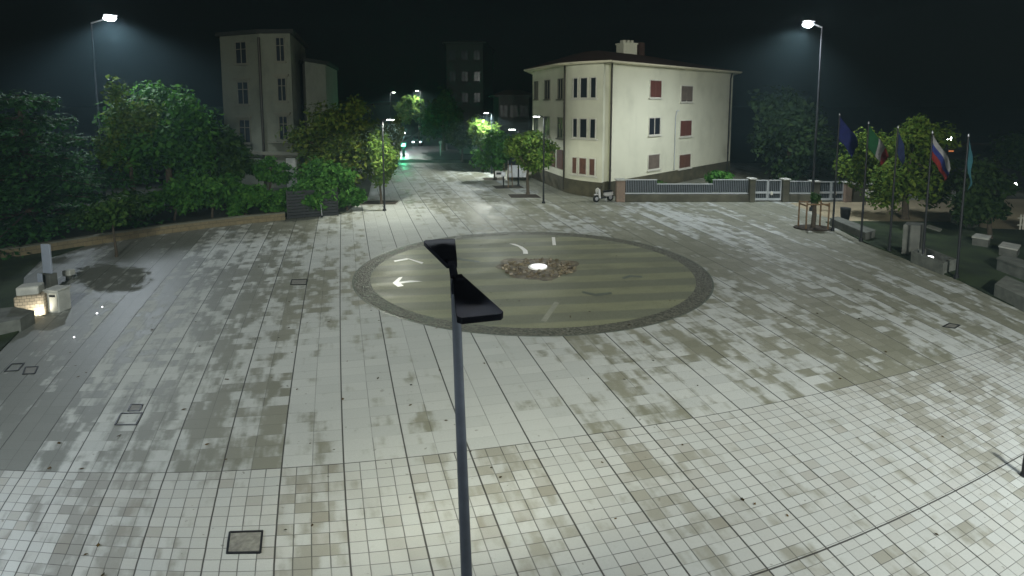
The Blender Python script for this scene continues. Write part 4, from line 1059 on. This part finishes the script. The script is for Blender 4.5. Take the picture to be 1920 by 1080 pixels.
# ------------------------------------------------------------------ left side: low wall, fence, memorial stones
pts = [at(x, y) for x, y in ((-60, 492), (40, 482), (100, 472), (200, 456), (300, 440), (400, 427), (470, 419), (535, 413))]
t = thing('retaining_wall', 'low yellowish wall curving along the foot of the left hedge', 'wall', (pts[4].x, pts[4].y, 0)); b = MB(); cp_ = MB()
for i in range(len(pts)-1):
    p, q = pts[i], pts[i+1]; d = (q-p).normalized(); n = Vector((-d.y, d.x, 0))*.3
    b.prism(ccw([(p.x, p.y), (q.x, q.y), (q.x+n.x, q.y+n.y), (p.x+n.x, p.y+n.y)]), 0, .42)
    n2 = n*1.15; cp_.prism(ccw([(p.x-n.x*.15, p.y-n.y*.15), (q.x-n.x*.15, q.y-n.y*.15), (q.x+n2.x, q.y+n2.y), (p.x+n2.x, p.y+n2.y)]), .422, .48)
b.build('masonry', M['lowwall'], t); cp_.build('coping', M['oldtrim'], t)
P0, P1 = at(540, 411), at(634, 404); d = P1-P0; rz = math.atan2(d.y, d.x)
t = thing('slatted_fence', 'dark slatted metal fence at the right end of the hedge', 'fence', ((P0.x+P1.x)/2, (P0.y+P1.y)/2, 0)); zt = 1.75
b = MB()
for k in range(9):
    c = P0.lerp(P1, .5); b.box((c.x, c.y, .12+k*.19), (d.length, .03, .16), rz)
b.build('slat_panel', M['slats'], t)
for f in (0, .33, .66, 1): q = P0.lerp(P1, f); MB().box((q.x, q.y-.03, .9), (.07, .07, 1.8), rz).build('post', M['black'], t)
p = at(604, 407); t = thing('marker_pole', 'thin pale pole standing before the slatted fence', 'pole', (p.x, p.y, 0)); b = MB()
b.tube(p, p + Vector((-.12, 0, 1.85)), .03, .025, 8); b.build('rod', M['galv'], t); MB().tube(p, p + Vector((0, 0, .1)), .07, .06, 8).build('foot', M['black'], t)
# cairn and plates
def leanbox(b, c, d, rz, lean=0.):
    return b.box(c, d, rz)
p = at(65, 588); t = thing('stone_cairn', 'stacked stone pillar lit from below at the left plaza edge', 'stone pillar', (p.x, p.y, 0))
zt = zat(550, p.y); w = 40*p.length/1056.*.9
MB().box((p.x, p.y, zt/2), (w, .62, zt), .35, 0, .03, .96).build('stonework', M['cairn'], t)
zt2 = zat(534, p.y)
MB().box((p.x-.07, p.y, (zt+zt2)/2+.002), (w*.74, .5, zt2-zt), .35, 0, .03).build('cap_stone', M['stone'], t)
CAIRN = p
p = at(104, 585); t = thing('info_box', 'white cabinet with a slotted front plate beside the stone pillar', 'cabinet', (p.x, p.y, 0)); zt = zat(545, p.y)
MB().box((p.x, p.y+.15, zt/2), (.52, .5, zt), -.12, 0, .03).build('body', M['stone'], t)
fp = MB().box((p.x+.06, p.y-.125, zt/2+.02), (.30, .03, zt-.14), -.12, 0, .01).build('front_plate', M['frame'], t)
MB().box((p.x+.055, p.y-.145, zt-.14), (.2, .03, .07), -.12).build('slot', M['black'], fp)
MB().box((p.x, p.y+.15, zt+.03), (.58, .56, .055), -.12, 0, .015).build('lid', M['stone'], t)
p = at(93, 545); t = thing('memorial_panel', 'tall blue grey upright panel behind the white cabinet', 'panel', (p.x, p.y, 0)); zt, zb = zat(458, p.y), zat(512, p.y)
MB().box((p.x, p.y, (zt+zb)/2), (.40, .07, zt-zb), -.2, 0, .01).build('sheet', M['bluesign'], t); MB().box((p.x, p.y, zb/2), (.5, .3, zb-.005), -.2, 0, .02).build('foot_block', M['darkstone'], t)
p = at(78, 552); t = thing('info_plaque', 'small grey panel low beside the tall blue grey one', 'panel', (p.x, p.y, 0)); zt, zb = zat(513, p.y), zat(533, p.y)
MB().box((p.x, p.y, (zt+zb)/2), (.2, .05, zt-zb), -.2, 0, .01).build('sheet', M['bluesign'], t); MB().tube((p.x, p.y, 0), (p.x, p.y, zb), .03).build('leg', M['black'], t)
p = at(130, 524); t = thing('small_stone_post', 'short pale stone post in the shade behind the cabinet', 'stone post', (p.x, p.y, 0)); zt = zat(505, p.y)
MB().box((p.x, p.y, zt-.13), (.34, .3, .24), 0, 0, .03).build('head', M['stone'], t); MB().box((p.x, p.y, (zt-.25)/2), (.16, .16, zt-.252)).build('stem', M['darkstone'], t)
slab('stone_bench', 'grey stone block bench at the left frame edge by the grass', 'bench', [(-30, 638), (40, 622), (66, 606), (30, 598), (-40, 606)], .42, 'lawnstone', SB)
# small lamps sunk in the paving
UG = 'small ground lamps in the paving'
def ground_lamp(x, y, lab, r=.028):
    p = at(x, y); t = thing('ground_lamp', lab, 'ground lamp', (p.x, p.y, 0), UG)
    MB().tube(p + Vector((0, 0, .004)), p + Vector((0, 0, .02)), r*1.5, r*1.4, 14).build('bezel', M['galv'], t); MB().tube(p + Vector((0, 0, .021)), p + Vector((0, 0, .05)), r, r*.7, 14).build('lens', M['upglow'], t)
    return t, p
ground_lamp(182, 589, 'lit ground lamp right of the white cabinet, brighter of that pair')
ground_lamp(192, 577, 'lit ground lamp right of the white cabinet, fainter and farther', .02)
ground_lamp(139, 634, 'lit ground lamp nearest the left block bench', .022)
gl, gp = ground_lamp(76, 591, 'bright ground lamp shining up the stone pillar', .045)
lamp('lamp_light', 'SPOT', gp + Vector((.12, -.25, .12)), 22, (1., .97, .85), gl, .05, CAIRN + Vector((0, .2, .6)), 150, .6)
gl, gp = ground_lamp(93, 583, 'bright ground lamp between pillar and white cabinet', .05)
lamp('lamp_light', 'SPOT', gp + Vector((0, -.2, .1)), 12, (.95, .97, 1.), gl, .05, at(104, 575) + Vector((0, .2, .5)), 150, .6)

# ------------------------------------------------------------------ scooter
def scooter():
    p = at(1131, 378); t = thing('parked_scooter', 'white motor scooter parked beside the brick pillar', 'scooter', (p.x, p.y, 0))
    d = Vector((-.88, -.47, 0)).normalized(); n = Vector((-d.y, d.x, 0)); rz = math.atan2(d.y, d.x)
    def P(a, b_, z): q = p + d*a + n*b_; return Vector((q.x, q.y, z))
    for a in (-.62, .62):
        w = MB().wheel(P(a, 0, .27), .27, .13, n).build('wheel', M['rubber'], t); MB().wheel(P(a, 0, .27), .15, .15, n, 14).build('rim', M['galv'], w)
    b = MB(); b.box(P(-.45, 0, .52), (.75, .34, .30), rz, 0, .09, .8); b.box(P(-.70, 0, .62), (.3, .26, .16), rz, 0, .06); b.build('rear_body', M['scooter'], t)
    MB().box(P(-.38, 0, .74), (.78, .30, .13), rz, 0, .05).build('saddle', M['black'], t)
    MB().box(P(.12, 0, .30), (.6, .34, .09), rz, 0, .03).build('floorboard', M['black'], t)
    b = MB(); prof = [(.36, .30), (.46, .30), (.58, .85), (.50, .98), (.42, .95)]
    for s in (-1,): 
        vs = [P(a, y, z) for y in (-.19, .19) for a, z in prof]; m_ = len(prof)
        b.add(vs, [tuple(range(m_)), tuple(range(2*m_-1, m_-1, -1))] + [(i, m_+i, m_+(i+1) % m_, (i+1) % m_) for i in range(m_)])
    b.box(P(.63, 0, .56), (.36, .16, .10), rz, 0, .04); b.build('front_shield', M['scooter'], t)
    b = MB(); b.tube(P(.62, 0, .3), P(.45, 0, 1.0), .035, .035); b.tube(P(.42, -.33, 1.03), P(.42, .33, 1.03), .02, .02); b.build('handlebar', M['black'], t)
    MB().box(P(.50, 0, .97), (.16, .16, .13), rz, 0, .04).build('headlight', M['frame'], t)
    for s in (-1, 1): MB().path([P(.44, .26*s, 1.04), P(.42, .32*s, 1.2), P(.42, .34*s, 1.25)], [.012, .012, .05], 6).build('mirror', M['black'], t)
    MB().path([P(-.05, .15, .25), P(-.1, .24, .02)], [.02, .018], 6).build('kickstand', M['galv'], t)
    MB().box(P(-.86, 0, .62), (.06, .18, .09), rz, 0, .02).build('tail_light', M['redshut'], t)
scooter()

# ------------------------------------------------------------------ street end: cars, signal, posts
def car(label, px, py, matl, heading, lights, group='cars in the avenue'):
    p = at(px, py); t = thing('car', label, 'car', (p.x, p.y, 0), group)
    d = Vector((math.cos(heading), math.sin(heading), 0)); n = Vector((-d.y, d.x, 0))
    def P(a, b_, z): q = p + d*a + n*b_; return Vector((q.x, q.y, z))
    prof = [(-2.1, .3), (-2.12, .85), (-1.95, 1.0), (1.05, 1.0), (2.0, .82), (2.12, .55), (2.1, .3)]; m_ = len(prof); b = MB(); vs = []
    for y, k in ((-.86, .97), (-.8, 1.), (.8, 1.), (.86, .97)): vs += [P(a*k, y, z if k == 1. else .3+(z-.3)*.9) for a, z in prof]
    for r_ in range(3): b.add(vs, [(r_*m_+i, r_*m_+(i+1) % m_, (r_+1)*m_+(i+1) % m_, (r_+1)*m_+i) for i in range(m_)], 0, False)
    b.add(vs, [tuple(range(m_-1, -1, -1)), tuple(range(3*m_, 4*m_))]); bo = b.build('body', M[matl], t)
    lo = [(-1.75, -.76), (1.0, -.76), (1.0, .76), (-1.75, .76)]; hi = [(-1.3, -.6), (.25, -.6), (.25, .6), (-1.3, .6)]
    vs = [P(a, y, .99) for a, y in lo] + [P(a, y, 1.42) for a, y in hi]
    MB().add(vs, [(i, (i+1) % 4, 4+(i+1) % 4, 4+i) for i in range(4)]).build('windows', M['glass'], t)
    MB().add([P(a, y, 1.425) for a, y in hi] + [P(a*.95, y*.9, 1.48) for a, y in hi], [(0, 1, 5, 4), (1, 2, 6, 5), (2, 3, 7, 6), (3, 0, 4, 7), (4, 5, 6, 7)]).build('roof', M[matl], t)
    for a in (-1.3, 1.3):
        for y in (-.8, .8): w = MB().wheel(P(a, y, .31), .31, .2, n, 16).build('wheel', M['rubber'], t)
    for y in (-.6, .6):
        MB().box(P(2.08, y, .66), (.12, .36, .16), heading, 0, .03).build('headlight', M['headglow'] if lights else M['frame'], t)
        MB().box(P(-2.09, y, .8), (.08, .3, .14), heading, 0, .03).build('tail_light', M['redshut'], t)
    MB().box(P(2.135, 0, .5), (.02, 1.3, .14), heading).build('grille', M['black'], t)
    return t
car('dark car coming down the avenue with pale lights', 783, 272, 'cardark', -1.45, True)
car('pale car parked at the left kerb of the avenue', 741, 281, 'carwhite', -1.35, False)
p = at(757, 293); t = thing('signal_post', 'dark post with a glowing green signal box at the crossing', 'signal', (p.x, p.y, 0)); zt = zat(268, p.y)
MB().box((p.x, p.y, (zt-.5)/2), (.30, .24, zt-.5), 0, 0, .03).build('pillar', M['black'], t)
MB().box((p.x, p.y, zt-.25), (.62, .22, .48), 0, 0, .04).build('signal_box', M['slats'], t)
MB().box((p.x, p.y-.125, zt-.25), (.5, .03, .36), 0, 0, .01).build('lens', M['greenglow'], t)
lamp('signal_light', 'POINT', (p.x, p.y-.7, zt-.1), 620, (.08, 1., .45), t, .2)
PG = 'thin posts at the avenue crossing'
for x, y, top, lab in ((749, 297, 258, 'thin sign post left of the glowing green signal'), (826, 292, 264, 'pale square post right of the crossing'), (944, 352, 322, 'thin post beside the staked young tree')):
    p = at(x, y); t = thing('sign_post', lab, 'post', (p.x, p.y, 0), PG); H = zat(top, p.y)
    MB().tube(p, p + Vector((0, 0, H)), .06, .055, 8).build('pole', M['galv' if x == 826 else 'black'], t); MB().box(p + Vector((0, -.07, H-.2)), (.36, .03, .36), 0, 0, .01).build('plate', M['galv'], t)
p = at(937, 337); t = thing('low_sign', 'white low framed sign beside the dark street tree', 'sign', (p.x, p.y, 0)); z0, z1 = zat(334, p.y), zat(326, p.y)
MB().box((p.x, p.y, .55), (.85, .06, .62), 0, 0, .02).build('panel', M['white'], t); MB().box((p.x, p.y-.035, .58), (.6, .01, .2)).build('dark_strip', M['slats'], t)
MB().tube((p.x-.3, p.y+.05, 0), (p.x-.3, p.y+.05, .4), .03).tube((p.x+.3, p.y+.05, 0), (p.x+.3, p.y+.05, .4), .03).build('leg', M['black'], t)
p = at(890, 296); t = thing('garden_wall', 'pale boundary wall behind the right street trees', 'wall', (p.x, p.y, 0))
MB().box((p.x-.2, p.y+6, 1.2), (4.5, .3, 2.4)).build('masonry', M['oldwall'], t); MB().box((p.x-.2, p.y+6, 2.443), (4.7, .4, .08)).build('coping', M['oldtrim'], t)
# parked pale van in the blue-lit gap beyond the cream house
def van(px, py):
    p = at(px, py); t = thing('parked_van', 'white van parked in the gap left of the cream house', 'van', (p.x, p.y, 0)); b = MB()
    prof = [(-2.3, .35), (-2.3, 2.1), (-2.1, 2.2), (1.1, 2.2), (1.7, 1.35), (2.3, 1.1), (2.35, .35)]; m_ = len(prof)
    vs = [(p.x+y, p.y-a, z) for y in (-.85, .85) for a, z in prof]
    b.add(vs, [tuple(range(m_)), tuple(range(2*m_-1, m_-1, -1))] + [(i, m_+i, m_+(i+1) % m_, (i+1) % m_) for i in range(m_)]); b.build('body', M['carwhite'], t)
    MB().add([(p.x-.75, p.y-1.19, 2.1), (p.x+.75, p.y-1.19, 2.1), (p.x+.78, p.y-1.71, 1.38), (p.x-.78, p.y-1.71, 1.38)], [(0, 1, 2, 3)]).build('windscreen', M['glass'], t)
    for a in (-1.5, 1.5):
        for y in (-.8, .8): MB().wheel((p.x+y, p.y-a, .34), .34, .22, (1, 0, 0), 16).build('wheel', M['rubber'], t)
    for y in (-.62, .62): MB().box((p.x+y, p.y-2.34, .85), (.3, .06, .2), 0, 0, .02).build('headlight', M['frame'], t)
van(969, 333)

# ------------------------------------------------------------------ far right lights
def far_lamp(label, x, y, Y, glow, s=.35):
    q = pt(x, y, Y); t = thing('far_lamp_post', label, 'street lamp', (q.x, Y, 0), 'distant lamp posts on the right')
    MB().tube((q.x, Y, 0), (q.x, Y, q.z), .1, .07, 8).build('pole', M['black'], t); hd = MB().box((q.x, Y, q.z+.12), (s*1.6, s*1.3, .12), 0, 0, .03).build('lamp_head', M['black'], t)
    MB().box((q.x, Y-.02, q.z-.08), (s*1.3, s, s*.8), 0, 0, .05).build('lens', M[glow], hd)
far_lamp('distant white lamp post right of the striped flag', 1779, 258, 68., 'mastglow', .42)
far_lamp('distant white lamp post low at the right frame edge', 1905, 343, 44., 'streetglow', .2)
far_lamp('faint distant warm lamp post right of the teal flag', 1842, 302, 70., 'warmglow', .2)
far_lamp('tiny distant lamp post left of the teal flag', 1809, 328, 62., 'streetglow', .14)
P0, P1 = pt(1776, 300, 80.), pt(1806, 300, 80.); t = thing('far_house', 'distant house with a few orange lit windows behind the striped flag', 'building', ((P0.x+P1.x)/2, 80., 0))
zt = zat(272, 80.); MB().prism(ccw([(P0.x-3, 80), (P1.x+3, 80), (P1.x+3, 88), (P0.x-3, 88)]), 0, zt).build('wall', M['darkwall'], t); MB().prism(ccw([(P0.x-3.4, 79.6), (P1.x+3.4, 79.6), (P1.x+3.4, 88.4), (P0.x-3.4, 88.4)]), zt+.002, zt+.3).build('roof', M['roof'], t)
for x0, x1, y0, y1, g_ in ((1778, 1784, 305, 309, 'warmglow'), (1785, 1795, 303, 310, 'orangeglow'), (1776, 1788, 282, 284.5, 'orangeglow'), (1793, 1800, 294, 296.5, 'orangeglow')):
    a, b_ = pt(x0, y1, 79.98), pt(x1, y0, 79.98); MB().box(((a.x+b_.x)/2, 79.98, (a.z+b_.z)/2), (b_.x-a.x, .1, b_.z-a.z)).build('window', M[g_], t)

# ------------------------------------------------------------------ damp night air
m, t_, b_ = nt('damp_air'); t_.nodes.remove(b_)
vol = t_.nodes.new('ShaderNodeVolumePrincipled'); vol.inputs['Color'].default_value = (.58, .90, 1., 1); vol.inputs['Density'].default_value = .0017; vol.inputs['Anisotropy'].default_value = .45
t_.links.new(vol.outputs[0], t_.nodes['Material Output'].inputs['Volume'])
tag(MB().box((0, 50, 11), (150, 150, 26)).build('haze', m), kind='stuff')

# ------------------------------------------------------------------ world, camera, render
w = bpy.data.worlds.new('World'); scene.world = w; w.use_nodes = True
N, L = w.node_tree.nodes, w.node_tree.links
sky = N.new('ShaderNodeTexSky'); sky.sky_type = 'NISHITA'; sky.sun_disc = False; sky.sun_elevation = R(25.); sky.sun_rotation = R(200); sky.air_density = 1.; sky.dust_density = 3.
hs = N.new('ShaderNodeHueSaturation'); hs.inputs['Saturation'].default_value = .7; hs.inputs['Value'].default_value = 1.
L.new(sky.outputs[0], hs.inputs['Color']); bg = N['Background']; L.new(hs.outputs[0], bg.inputs['Color']); bg.inputs['Strength'].default_value = .00042
cam = bpy.data.cameras.new('camera'); co = bpy.data.objects.new('camera', cam); COL.objects.link(co); scene.camera = co
cam.sensor_width = 36; cam.lens = F*18; cam.shift_y = S/2; cam.clip_start = .1; cam.clip_end = 2000
co.location = (0, 0, CAM_H); co.rotation_euler = (math.pi/2 - PD, 0, 0)
scene.render.engine = 'CYCLES'; scene.cycles.use_denoising = True; scene.cycles.sample_clamp_indirect = 4; scene.cycles.max_bounces = 6; scene.cycles.diffuse_bounces = 3
scene.view_settings.view_transform = 'Standard'; scene.view_settings.look = 'None'; scene.view_settings.gamma = 1; scene.view_settings.exposure = 0
scene.render.resolution_x, scene.render.resolution_y = 1024, 576
